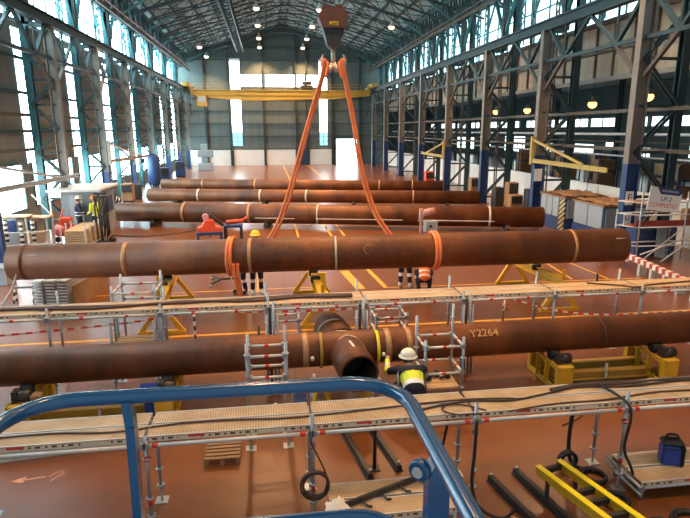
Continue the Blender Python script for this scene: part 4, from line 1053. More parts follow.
# yellow ladder frame
t = thing('ladder_frame', 'bright yellow steel ladder frame with dark rungs at the lower right', 'frame', (3.5, 5.3, 0))
for (p, q) in (((3.2, 5.78, .36), (3.66, 4.2, .36)), ((3.52, 5.86, .36), (4.0, 4.2, .36))):
    part('side_rail', MB().beam(p, q, .03, .13), 'yellow', t); part('flange', MB().beam((p[0], p[1], .42), (q[0], q[1], .42), .075, .012), 'brightyellow', t)
for k, f in enumerate((.03, .33, .45, .6, .75, .9)):
    a_ = Vector((3.2, 5.78, .36)).lerp(Vector((3.66, 4.2, .36)), f); c_ = Vector((3.52, 5.86, .36)).lerp(Vector((4.0, 4.2, .36)), f)
    part('rung', MB().beam(a_, c_, .05, .07), 'darksteel', t)
for x, y in ((3.25, 5.6), (3.62, 5.6), (3.62, 4.3), (3.94, 4.3)): part('leg', MB().beam((x, y, 0), (x, y, .32), .04), 'darksteel', t)
coil('cable_reel', 'black coiled hose standing beside the yellow ladder frame', (3.86, 6.2, .16), .12, 5, .02, 'black')
for i, (x, y, r_) in enumerate(((4.35, 4.95, .16), (4.75, 5.0, .2), (5.1, 4.95, .18), (4.12, 5.5, .14), (4.12, 6.0, .15))):
    coil('cable_coil', ['leftmost black cable coil on the floor in front of the low right deck', 'middle black cable coil on the floor in front of the low right deck', 'rightmost black cable coil on the floor in front of the low right deck', 'small black coil between the ladder frame and the low deck', 'black coil on the floor under the low right deck'][i], (x, y, 0), r_, 5, .022, 'black', 'Z')
b = MB().box(3.0, 3.05, 5.0, 5.05, 0, .3)

# ------------------------------------------------------------------ blue work platform the picture is taken from
t = thing('work_platform', 'blue tubular guard rail of a raised work platform', 'work platform', (-.17, .5, 2.65))
def uloop(z, r, x0=-.70, x1=.36, y1=1.49, c=.16):
    pts = [(x0+.02, -.4, z), (x0, .6, z), (x0, y1-c-.05, z)]
    for k in range(0, 7):
        a = PI-PI/2*k/6; pts.append((x0+c+c*math.cos(a), y1-c+c*math.sin(a), z))
    pts.append((x0+.55, y1-.005, z))
    for k in range(0, 7):
        a = PI/2-PI/2*k/6; pts.append((x1-c+c*math.cos(a), y1-c+c*math.sin(a)-.01, z))
    pts += [(x1+.003, 1.0, z), (x1+.005, .6, z), (x1, -.4, z)]
    return MB().path(pts, r, 20)
part('top_rail', uloop(3.78, .0205), 'railblue', t)
part('mid_rail', uloop(3.395, .0165, y1=1.42, x1=.36), 'railblue', t)
b = MB(); b.beam((-.41, 1.485, 3.77), (-.402, 1.475, 3.7), .024, .04, up=(0, 1, 0)); b.beam((-.402, 1.475, 3.7), (-.41, 1.44, 2.7), .024, .04, up=(0, 1, 0)); part('post', b, 'railblue', t)
part('plate_post', MB().prism([(.345, 2.7), (.345, 3.71), (.360, 3.752), (.396, 3.70), (.396, 2.7)], 1.10, 1.145, 'XZ'), 'railblue', t)
for y in (-.35, .4): 
    for x in (-.69, .36): part('post', MB().beam((x, y, 2.7), (x, y, 3.77), .035), 'railblue', t)
b = MB().lathe([(.014, .014), (.024, .012), (.026, .004), (.026, -.008), (.022, -.012)], (0, 0, 0), 24, 'Y'); b.xform(Matrix.Translation((.325, 1.11, 3.732)) @ Matrix.Rotation(R(-42), 4, 'Z')); kn = part('lamp_housing', b, 'railblue', t)
b = MB().lathe([(.013, -.017), (.013, -.012)], (0, 0, 0), 16, 'Y'); b.xform(Matrix.Translation((.325, 1.11, 3.732)) @ Matrix.Rotation(R(-42), 4, 'Z')); part('lens', b, 'galvwhite', kn, label='pale round face')
part('cage_floor', MB().box(-.72, .38, -.45, 1.47, 2.65, 2.7), 'cabgrey', t)
b = MB()
for k in range(4):
    z0, z1 = .45+k*.55, .45+(k+1)*.55
    for x in (-.55, .2):
        b.beam((x, -.35, z0), (x, .95, z1), .05); b.beam((x, .95, z0), (x, -.35, z1), .05)
part('scissor_arms', b, 'railblue', t)
b = MB().box(-.7, .35, -.45, 1.1, .15, .45, .03)
part('chassis', b, 'railblue', t)
for x in (-.72, .26):
    for y in (-.2, .8): part('wheel', MB().lathe([(.1, 0), (.2, .01), (.2, .1), (.1, .11)], (x, y, .2), 18, 'X'), 'black', t)

# ------------------------------------------------------------------ mid-ground machines
t = thing('pipe_machine', 'red machine on a blue stand in front of the floor pipes', 'machine', (-2.4, 22.8, 0), R(8))
b = MB()
for x in (-.5, .42):
    for y in (-.3, .3): b.beam((x, y, 0), (x, y, .42), .09)
b.box(-.56, .48, -.36, .36, .4, .52, .01); part('stand', b, 'colblue', t, local=True)
b = MB(); b.prism([(-.5, .53), (.45, .53), (.45, .66), (.2, .72), (.16, .98), (-.2, .98), (-.32, .74), (-.5, .68)], -.28, .28); part('body', b, 'machred', t, local=True)
part('motor', MB().tube((-.16, -.1, 1.08), (-.16, .25, 1.08), .13, 14), 'machpink', t, local=True)
part('lever', MB().beam((-.02, 0, 1.18), (.52, 0, .72), .16, .12), 'darksteel', t, local=True)
t = thing('steel_table', 'low blue steel table right behind the red machine', 'table', (-1.45, 23.5, 0))
part('top', MB().box(-1.9, -1.15, 23.2, 23.8, .55, .65), 'colblue', t)
for x in (-1.85, -1.2):
    for y in (23.25, 23.75): part('leg', MB().beam((x, y, 0), (x, y, .55), .1), 'darksteel', t)
part('clamp', MB().tube((-1.8, 23.4, .75), (-1.1, 23.5, .8), .09, 10).tube((-1.12, 23.5, .8), (-.95, 23.5, .95), .06, 8), 'machred', t)
t = thing('control_stand', 'pale grey control box on an orange stand behind the right sling', 'control box', (6.4, 21.6, 0))
part('stand', MB().beam((6.05, 21.6, 0), (6.05, 21.6, 1.0), .08).beam((6.7, 21.6, 0), (6.7, 21.6, .4), .08).beam((6.05, 21.6, .42), (6.7, 21.6, .42), .08), 'machpink', t)
part('cabinet', MB().box(6.2, 6.72, 21.45, 21.8, .46, .92, .02), 'cabgrey', t)
part('dial', MB().lathe([(.06, 0), (.06, .03)], (6.42, 21.42, .7), 12, 'Y'), 'black', t)
part('drum', MB().tube((6.1, 21.6, 1.22), (6.6, 21.65, 1.3), .14, 14), 'machpink', t); part('head', MB().box(5.98, 6.14, 21.52, 21.68, .98, 1.4, .02), 'machpink', t)
t = thing('trolley_base', 'black three-legged trolley base on castors behind the lifted pipe', 'trolley', (-1.5, 16.6, 0))
for a in (.2, 2.2, 4.2): part('leg', MB().beam((-1.5, 16.6, .12), (-1.5+.55*math.cos(a), 16.6+.55*math.sin(a), .1), .05), 'darksteel', t); part('castor', MB().ball((-1.5+.55*math.cos(a), 16.6+.55*math.sin(a), .05), .05), 'galv', t)
part('post', MB().tube((-1.5, 16.6, .1), (-1.5, 16.6, .5), .03), 'darksteel', t)

# right side: blue machine enclosures
def enclosure(label, y0, y1, panels, stripe):
    t = thing('machine_enclosure', label, 'cabinet', (13.95, (y0+y1)/2, 0)); x0, x1 = 13.0, 15.0
    part('base', MB().box(x0, x1, y0, y1, 0, .55, .01), 'cabblue', t)
    part('body', MB().box(x0+.06, x1, y0, y1, .55, 1.52), 'cabblue', t)
    n = panels; L = (y1-y0-.1-(.5 if stripe else 0))/n
    for k in range(n):
        a = y1-.05-(k+1)*L; part('panel', MB().box(x0+.0, x0+.06, a+.03, a+L-.03, .6, 1.48, .008), 'cabgrey', t)
    if stripe: part('hazard_panel', MB().box(x0-.01, x0+.06, y0+.02, y0+.46, .05, 1.45), 'hazard', t, label='yellow and black striped corner')
    part('front_panel', MB().box(x0+.1, x1-.1, y0-.03, y0, .6, 1.45, .008), 'cabgrey', t)
    b = MB(); rnd = random.Random(int(y0*10)); n1, n2 = 14, 10; vs = []; fs = []
    for i in range(n1+1):
        for j in range(n2+1): vs.append((x0-.03+(x1-x0+.06)*i/n1, y0-.05+(y1-y0+.1)*j/n2, 1.56+rnd.uniform(0, .09)))
    for i in range(n1):
        for j in range(n2): q = i*(n2+1)+j; fs.append((q, q+n2+1, q+n2+2, q+1))
    b.add(vs, fs); b.box(x0-.03, x1+.03, y0-.05, y1+.05, 1.5, 1.56); part('roof', b, 'dust', t, label='dusty brown top')
enclosure('farther blue machine enclosure with three grey panels and striped corner', 23.0, 25.3, 3, True)
enclosure('nearer blue machine enclosure with grey panels, just left of column E', 20.1, 22.3, 2, False)
# signs on the first right column
for i, (z, tx, lb) in enumerate(((2.02, 'E', 'white sign with a black letter E on the blue column foot'), (1.22, 'U', 'white sign with a blue symbol below the letter sign'))):
    t = thing('column_sign', lb, 'sign', (13.05, 18.7, z))
    part('plate', MB().box(12.93, 13.23, 18.72, 18.74, z-.25, z+.25), 'white', t)
    text_part('lettering', tx, .38 if i == 0 else .26, 'black' if i == 0 else 'blue', t, (.03, .015, .0 if i == 0 else .06), (PI/2, 0, 0), .003)
    if i: part('symbol_bar', MB().box(12.99, 13.17, 18.71, 18.722, z-.2, z-.13), 'blue', t)
# jib cranes
def jib(label, x, y, tipy, z, zt, m='jibpaint', colr='colblue', dx=0):
    t = thing('jib_crane', label, 'jib crane', (x, y, z)); s = 1 if tipy > y else -1
    part('arm', MB().ibeam((x, y, z), (x+dx, tipy, zt), .12, .18, .03), m, t)
    part('stay', MB().beam((x, y, z+1.0), (x+dx*.7, y+(tipy-y)*.72, z+(zt-z)*.72+.1), .09), m, t)
    part('mast', MB().beam((x, y, z-.2), (x, y, z+1.15), .16), m, t)
    b = MB().box(x+dx*.8-.1, x+dx*.8+.1, y+(tipy-y)*.8-.2, y+(tipy-y)*.8+.2, zt-.45, zt-.12, .02); b.tube((x+dx*.8, y+(tipy-y)*.8, zt-.45), (x+dx*.8, y+(tipy-y)*.8, zt-.9), .012, 6)
    part('hoist', b, 'darksteel', t)
    return t
jib('yellow jib crane arm reaching from the second right column toward column E', 12.85, 26.2, 19.9, 3.0, 2.95)
jib('yellow jib crane on a far right column', 12.9, 40.4, 46.5, 2.55, 2.6)
jib('pale jib crane arm over the window at the left edge', -9.0, 18.4, 28.0, 2.6, 2.45, 'cabgrey', dx=.1)

jib('pale jib crane arm on the third left column', -8.95, 33.9, 44.5, 2.8, 2.65, 'panel')
solo('pendant_panel', MB().box(13.0, 13.3, 25.95, 26.05, 3.3, 4.6, .02).box(12.98, 13.32, 25.9, 25.95, 3.35, 4.5), 'brightyellow', 'yellow framed panel hanging at the second right column', 'panel', (13.15, 26, 3.3)) if False else None

# scaffold with sign board, right edge
t = thing('tube_scaffold', 'scaffold with red boards and sign board in front of column E', 'scaffold', (13.4, 17.3, 0))
SX = [12.45, 14.75, 16.0]
SX = [12.45, 14.3]
for x, h in ((12.45, 2.1), (14.4, 2.15), (12.2, 1.6), (14.4, 2.15)):
    pass
for (x, y, h) in ((12.5, 17.2, 2.45), (12.1, 17.9, 1.75), (14.2, 17.2, 2.4), (14.2, 17.9, 2.4)):
    part('standard', standard_mb(MB(), x, y, 0, h, .028), 'galv', t)
for z in (.55, 1.2, 1.62, 2.05):
    part('ledger', MB().tube((12.5, 17.2, z), (15.2, 17.2, z), .024, 8), 'galvwhite', t)
    part('ledger', MB().tube((12.1, 17.9, z), (15.2, 17.9, z), .024, 8), 'galvwhite' if z != 2.05 else 'machpink', t)
    part('ledger', MB().tube((12.5, 17.2, z), (12.1, 17.9, z), .024, 8), 'galvwhite', t)
part('toe_board', MB().box(12.4, 15.2, 17.24, 17.28, 1.22, 1.42).box(12.4, 15.2, 17.3, 17.9, 1.18, 1.22), 'redsheet', t, label='dark red boards')
for (p, q) in (((12.65, 17.15, .02), (14.1, 17.15, 1.15)), ((13.3, 17.0, .02), (15.2, 17.0, 1.35)), ((12.5, 17.0, .3), (14.2, 16.9, .9))):
    part('diagonal_brace', MB().tube(p, q, .024, 8), 'galvwhite', t)
t = thing('sign_board', 'tilted white notice board with dark header tied to the scaffold', 'sign', (13.2, 17.05, 2.2))
t.rotation_euler = (0, R(7), 0)
part('board', MB().box(-.6, .6, -.02, 0, -.42, .36), 'white', t, local=True)
part('header', MB().prism([(-.35, .36), (.6, .36), (.6, .26), (.5, .14), (-.2, .14)], -.03, -.021), 'cabblue', t, local=True)
text_part('header_text', 'DESCRIPCION', .1, 'white', t, (.13, -.033, .25), (PI/2, 0, 0), .001)
text_part('number_text', 'UP-2', .2, 'cabblue', t, (.05, -.024, -.02), (PI/2, 0, 0), .001)
text_part('red_text', 'COMPLETO', .19, 'machred', t, (-.02, -.024, -.24), (PI/2, 0, R(0)), .001)
solo('blue_container', MB().box(13.0, 14.6, 18.0, 18.65, .0, 1.1, .02), 'cabblue', 'dark blue container standing behind the scaffold with the sign board', 'container', (13.8, 18.3, 0))
solo('leaning_board', MB().beam((13.7, 17.6, .02), (13.95, 17.95, 1.1), .4, .03, up=(0, 1, 0)), 'teal', 'grey board leaning behind the diagonal braces', 'board', (13.7, 17.6, 0))
for i, (x, y) in enumerate(((14.6, 17.6), (14.95, 17.55))):
    solo('carton', MB().box(x-.16, x+.16, y-.15, y+.15, 1.23, 1.75+.1*i, .01), 'ply' if i else 'dust', ('brown carton' if not i else 'pale carton')+' standing on the red boards of the scaffold', 'box', (x, y, 1.23))
# red and white barrier
t = thing('road_barrier', 'long red and white striped barrier on feet at the right edge', 'barrier', (11.5, 15.2, 0))
p, q = Vector((11.75, 17.1, .42)), Vector((11.15, 12.6, .42))
part('striped_beam', MB().beam(p, q, .14, .16), 'stripered', t)
for f in (.35, .5, .65, .8, .95):
    c = p.lerp(q, f); part('foot', MB().box(c.x-.12, c.x+.12, c.y-.05, c.y+.05, 0, .36), 'galvwhite', t)
t = thing('road_barrier', 'short red and white barrier standing across the end of the long one', 'barrier', (11.3, 16.8, 0))
part('striped_beam', MB().beam((10.9, 16.9, .3), (11.9, 16.6, .22), .1, .12), 'tape', t); part('foot', MB().beam((11.0, 16.87, 0), (11.0, 16.87, .3), .06).beam((11.7, 16.66, 0), (11.7, 16.66, .24), .06), 'wood', t)
solo('short_post', MB().tube((9.65, 14.9, 0), (9.65, 14.9, .28), .03, 8).box(9.57, 9.73, 14.82, 14.98, 0, .015), 'black', 'small black post on the floor under the right end of the lifted pipe', 'post', (9.65, 14.9, 0))
# clutter along the right side
for i, (x, y, w, h, m) in enumerate(((12.9, 30.2, .5, 1.3, 'darksteel'), (14.0, 30.8, .6, 1.5, 'wood'), (13.4, 29.0, .7, 1.0, 'dust'), (13.9, 36.6, .6, 1.3, 'wood'), (12.9, 44, .7, 1.2, 'machred'), (13.8, 28.0, .5, 1.4, 'darksteel'))):
    t = thing('tool_cabinet', 'small %s cabinet between the right columns, %s from the enclosures' % (('blackish', 'brown', 'low brown', 'far brown', 'red', 'dark')[i], ('third', 'fourth', 'second', 'fifth', 'sixth', 'first')[i]), 'cabinet', (x, y, 0))
    part('body', MB().box(x-w/2, x+w/2, y-.3, y+.3, .1, h, .03), m, t); part('drawer', MB().box(x-w/2+.04, x+w/2-.04, y-.33, y-.3, h*.55, h-.08), 'darksteel', t)
    part('plinth', MB().box(x-w/2+.03, x+w/2-.03, y-.27, y+.27, 0, .1), 'black', t)
solo('column_notice', MB().box(12.95, 13.35, 26.0, 26.02, 2.0, 2.6), 'white', 'white notice on the foot of the second right column', 'sign', (13.1, 26, 2.3))

# ------------------------------------------------------------------ left side
t = thing('site_cabin', 'grey cabin with a pale flat roof against the left columns', 'cabin', (-8.0, 26.6, 0))
part('wall', MB().box(-8.9, -7.3, 25.4, 27.7, 0, 1.95), 'teal', t)
part('roof', MB().box(-9.3, -7.1, 24.9, 27.85, 1.97, 2.08, .02), 'galvwhite', t)
part('door', MB().box(-8.55, -8.0, 25.36, 25.4, .05, 1.8), 'cabgrey', t); part('window', MB().box(-7.3, -7.27, 26.1, 27.3, .9, 1.6), 'cabblue', t)
part('corner_post', MB().beam((-9.2, 25.0, 0), (-9.2, 25.0, 1.97), .07).beam((-7.2, 25.0, 0), (-7.2, 25.0, 1.97), .07), 'galvwhite', t)
part('diagonal', MB().beam((-9.9, 25.0, 1.9), (-9.2, 25.0, 1.0), .05), 'galvwhite', t)
t = thing('storage_tank', 'blue upright tank beside a left column near the far end', 'tank', (-9.0, 46.5, 0))
part('shell', MB().lathe([(.45, .3), (.5, .4), (.5, 2.4), (.4, 2.6), (.1, 2.7)], (-9.0, 46.5, 0), 20), 'colblue', t); part('leg', MB().beam((-9.3, 46.3, 0), (-9.3, 46.3, .5), .1).beam((-8.7, 46.3, 0), (-8.7, 46.3, .5), .1).beam((-9, 46.9, 0), (-9, 46.9, .5), .1), 'darksteel', t)
t = thing('drilling_machine', 'tall blue grey machine at the far end of the left row', 'machine', (-7.2, 66.5, 0))
part('base', MB().box(-7.9, -6.3, 65.8, 67.2, 0, .8, .05), 'cabgrey', t); part('head', MB().box(-7.5, -6.8, 66.2, 66.9, .8, 3.0, .05).box(-7.9, -6.2, 66.0, 67, 1.5, 2.3, .05), 'teal', t)
t = thing('plank_rack', 'silver stillage stacked with brown planks by the left floor edge', 'rack', (-7.5, 23.4, 0))
b = MB()
for y in (22.4, 23.0, 23.6, 24.2):
    for x in (-8.0, -7.1): b.beam((x, y, 0), (x, y, .95), .05)
    b.beam((-8.0, y, .1), (-7.1, y, .1), .05)
for x in (-8.0, -7.1): b.beam((x, 22.3, .08), (x, 24.3, .08), .05)
part('stillage', b, 'galvwhite', t)
b = MB()
for k in range(7): b.box(-7.92, -7.18, 22.5, 24.6, .14+k*.085, .2+k*.085)
part('plank_load', b, 'ply', t)
t = thing('chain_stand', 'tall dark stand draped in chains between rack and floor pipes', 'stand', (-6.9, 23.9, 0))
part('mast', MB().beam((-6.9, 23.9, 0), (-6.9, 23.9, 2.0), .07).beam((-7.1, 23.9, 2.0), (-6.6, 23.9, 2.0), .07), 'darksteel', t)
b = MB(); rnd = random.Random(3)
for k in range(14):
    x = -7.1+rnd.random()*.5; y = 23.85+rnd.random()*.15; z = 1.9; pts = []
    while z > .05: pts.append((x+rnd.uniform(-.05, .05), y+rnd.uniform(-.03, .03), z)); z -= .22+.1*rnd.random()
    b.path(pts, .022, 5)
part('chain', b, 'darksteel', t); part('foot', MB().box(-7.2, -6.5, 23.6, 24.2, 0, .06).ball((-6.5, 23.8, .12), .14), 'darksteel', t)
for i, (x, y, h, m, lb) in enumerate(((-9.75, 23.0, 1.3, 'wood', 'left'), (-9.15, 23.4, 1.2, 'panel', 'right'))):
    t = thing('work_bench', '%s of the two pale topped benches by the low left wall' % lb, 'bench', (x, y, 0))
    part('top', MB().box(x-.5, x+.5, y-.35, y+.35, h-.05, h, .01), 'ply', t)
    part('cabinet', MB().box(x-.42, x+.1, y-.3, y+.3, .1, h-.06, .01), 'cabgrey' if i == 0 else 'panel', t); part('drawer', MB().box(x-.38, x+.06, y-.32, y-.3, .7, h-.15), 'cabblue', t)
    part('leg', MB().beam((x+.42, y-.28, 0), (x+.42, y-.28, h-.05), .06).beam((x+.42, y+.28, 0), (x+.42, y+.28, h-.05), .06), 'galvwhite', t)
t = thing('air_compressor', 'red compressor standing between the bench and plank rack', 'compressor', (-8.4, 24.3, 0))
part('tank', MB().tube((-8.8, 24.3, .45), (-8.0, 24.3, .45), .25, 14), 'machred', t); part('motor', MB().box(-8.6, -8.2, 24.1, 24.5, .7, 1.0, .03), 'machred', t); part('handle', MB().path([(-8.75, 24.3, .6), (-8.5, 24.3, 1.3), (-8.4, 24.3, 1.3)], .03, 6), 'machred', t)
part('wheel', MB().lathe([(.12, -.03), (.12, .03)], (-8.7, 24.0, .12), 12, 'Y').lathe([(.12, -.03), (.12, .03)], (-8.1, 24.0, .12), 12, 'Y'), 'black', t)
for i, (x, y) in enumerate(((-10.25, 22.0), (-9.9, 22.3), (-9.2, 21.9), (-8.9, 22.2))):
    solo('striped_post', MB().tube((x, y, .02), (x, y, 1.25), .07, 10).lathe([(.2, 0), (.2, .03), (.08, .06)], (x, y, 0), 12), 'bwpost', 'black and white striped bollard post in the row at the left floor edge', 'post', (x, y, 0), group='striped posts at the left edge')
t = thing('hand_rail', 'low pale hand rail with striped posts in front of the left benches', 'rail', (-8.6, 20.6, 0))
b = MB(); b.tube((-9.3, 20.6, 1.0), (-7.8, 20.9, 1.0), .03, 8); b.tube((-9.3, 20.6, .55), (-7.8, 20.9, .55), .03, 8); part('bar', b, 'galvwhite', t)
for x_, y_ in ((-9.3, 20.6), (-8.5, 20.75), (-7.8, 20.9)): part('post', MB().tube((x_, y_, 0), (x_, y_, 1.05), .035, 8), 'white', t)
solo('dark_crate', MB().box(-8.4, -7.8, 17.2, 17.8, 0, .5, .02).box(-8.45, -7.75, 17.15, 17.85, .5, .56), 'cabgrey', 'grey crate on the floor beyond the left end of the lifted pipe', 'crate', (-8.1, 17.5, 0))
# stacks of galvanised planks under the left end of the lifted pipe
proto = None
for k in range(3):
    for j in range(9):
        x = -5.98+k*.3; z = .02+j*.083
        if proto is None:
            proto = thing('steel_plank', 'galvanised steel plank in the three neat stacks under the lifted pipe', 'plank', (x, 14.7, z), R(-9), 'galvanised planks in three stacks')
            b = MB(); b.box(-.125, .125, 0, 2.0, .055, .062); b.box(-.125, -.115, 0, 2.0, 0, .055); b.box(.115, .125, 0, 2.0, 0, .055); b.box(-.125, .125, 0, .01, .02, .062)
            part('channel', b, 'galvwhite', proto, local=True); part('end_plate', MB().box(-.12, .12, -.02, 0, .03, .062), 'white', proto, local=True, label='pale end plate')
        else: c = copy_tree(proto); c.location = (x, 14.7, z)
solo('plywood_sheet', MB().beam((-5.1, 14.65, .3), (-4.75, 16.6, .3), .03, .6), 'dust', 'brown plywood sheet standing against the right plank stack', 'board', (-5.1, 15, 0))
t = thing('saw_horse', 'small grey saw horse left of the plank stacks', 'trestle', (-6.6, 15.4, 0))
part('top', MB().beam((-6.85, 15.4, .42), (-6.35, 15.4, .42), .06), 'galv', t)
for x_, e_ in ((-6.85, .02), (-6.35, -.02)):
    for y_ in (15.3, 15.5): part('leg', MB().beam((x_, y_, 0), (x_+e_, 15.4, .42), .04), 'bwpost', t)
t = thing('chain_strop', 'pale chain strop hanging from the left end of the lifted pipe', 'strop', (-6.3, 14.3, 1.2))
b = MB(); b.path([(-6.08, 14.1, 1.5), (-6.15, 14.05, 1.1), (-6.3, 14.0, .7), (-6.6, 14.0, .3), (-6.8, 14, .05)], .02, 6); part('rope', b, 'galvwhite', t)
for i, (x, y, w, h, m) in enumerate(((-9.3, 31.0, .6, 1.1, 'machred'), (-8.8, 32.2, .7, 1.3, 'cabblue'), (-9.0, 37.5, .7, 1.2, 'dust'), (-8.8, 39.0, .6, 1.0, 'darksteel'), (-8.8, 50.0, .8, 1.4, 'cabblue'), (-8.6, 57.5, .9, 1.5, 'colblue'))):
    t = thing('tool_cabinet', '%s cabinet standing among the left columns, %s from the camera' % (('red', 'dark blue', 'brown', 'black', 'navy blue', 'blue')[i], ORD[i]), 'cabinet', (x, y, 0))
    part('body', MB().box(x-w/2, x+w/2, y-.3, y+.3, .1, h, .03), m, t); part('drawer', MB().box(x-w/2+.04, x+w/2-.04, y-.33, y-.3, h*.55, h-.08), 'darksteel', t); part('plinth', MB().box(x-w/2+.03, x+w/2-.03, y-.27, y+.27, 0, .1), 'black', t)

# ------------------------------------------------------------------ people
def bake(mb, name, m, parent, voxel, label=None, paint=None, mats=None):
    me = mb.mesh(name, mm(m)); o = bpy.data.objects.new(name, me); col.objects.link(o)
    md = o.modifiers.new('r', 'REMESH'); md.mode = 'VOXEL'; md.voxel_size = voxel; md.use_smooth_shade = True
    sm = o.modifiers.new('s', 'SMOOTH'); sm.factor = .5; sm.iterations = 3
    dg = bpy.context.evaluated_depsgraph_get(); nm = bpy.data.meshes.new_from_object(o.evaluated_get(dg)); bpy.data.objects.remove(o)
    nm.materials.clear()
    for x in (mats or [m]): nm.materials.append(M[x])
    for p in nm.polygons:
        p.use_smooth = True
        if paint: p.material_index = paint(p.center)
    o = bpy.data.objects.new(name, nm); col.objects.link(o); o.parent = parent
    return setp(o, label)
def cap(b, p, q, r1, r2):
    b.tube(p, q, r1, 12, r2); b.ball(p, r1, 12, 8); b.ball(q, r2, 12, 8)
POSE = {
 'stand': dict(hip=(0, 0, .93), knee=((-.11, .02, .5), (.11, .02, .5)), ank=((-.12, -.02, .1), (.12, -.02, .1)), toe=((-.13, .15, .04), (.13, .15, .04)), chest=(0, .0, 1.28), neck=(0, .01, 1.5), head=(0, .04, 1.66),
    sh=((-.19, 0, 1.43), (.19, 0, 1.43)), el=((-.25, .03, 1.14), (.25, .03, 1.14)), wr=((-.22, .25, 1.02), (.22, .25, 1.02))),
 'bend': dict(hip=(0, -.12, .9), knee=((-.12, .05, .5), (.12, .02, .5)), ank=((-.14, -.04, .1), (.14, -.08, .1)), toe=((-.16, .13, .04), (.16, .1, .04)), chest=(0, .2, 1.08), neck=(0, .4, 1.18), head=(0, .55, 1.22),
    sh=((-.19, .35, 1.12), (.19, .35, 1.12)), el=((-.24, .45, .85), (.24, .45, .85)), wr=((-.18, .6, .68), (.18, .6, .68))),
 'crouch': dict(hip=(0, -.2, .42), knee=((-.2, .22, .5), (.2, .22, .5)), ank=((-.15, -.02, .1), (.15, -.02, .1)), toe=((-.18, .16, .04), (.18, .16, .04)), chest=(0, .02, .72), neck=(0, .15, .92), head=(0, .24, 1.05),
    sh=((-.19, .12, .86), (.19, .12, .86)), el=((-.26, .32, .66), (.26, .32, .66)), wr=((-.12, .5, .7), (.12, .5, .7))),
 'lean': dict(hip=(0, -.2, .60), knee=((-.2, .2, .48), (.2, .16, .46)), ank=((-.17, -.05, .1), (.17, -.1, .1)), toe=((-.2, .13, .04), (.2, .1, .04)), chest=(0, .02, .72), neck=(0, .2, .83), head=(-.01, .31, .92),
    sh=((-.2, .13, .80), (.2, .13, .80)), el=((-.33, .38, .66), (.28, .34, .6)), wr=((-.3, .62, .76), (.12, .52, .56))),
 'kneel': dict(hip=(0, -.12, .5), knee=((-.13, .3, .52), (.14, .12, .08)), ank=((-.14, .26, .1), (.14, -.3, .1)), toe=((-.15, .43, .04), (.14, -.42, .05)), chest=(0, .05, .82), neck=(0, .2, 1.02), head=(-.02, .3, 1.15),
    sh=((-.19, .15, .97), (.19, .15, .97)), el=((-.3, .38, .82), (.27, .36, .74)), wr=((-.26, .6, .86), (.12, .56, .72))),
}
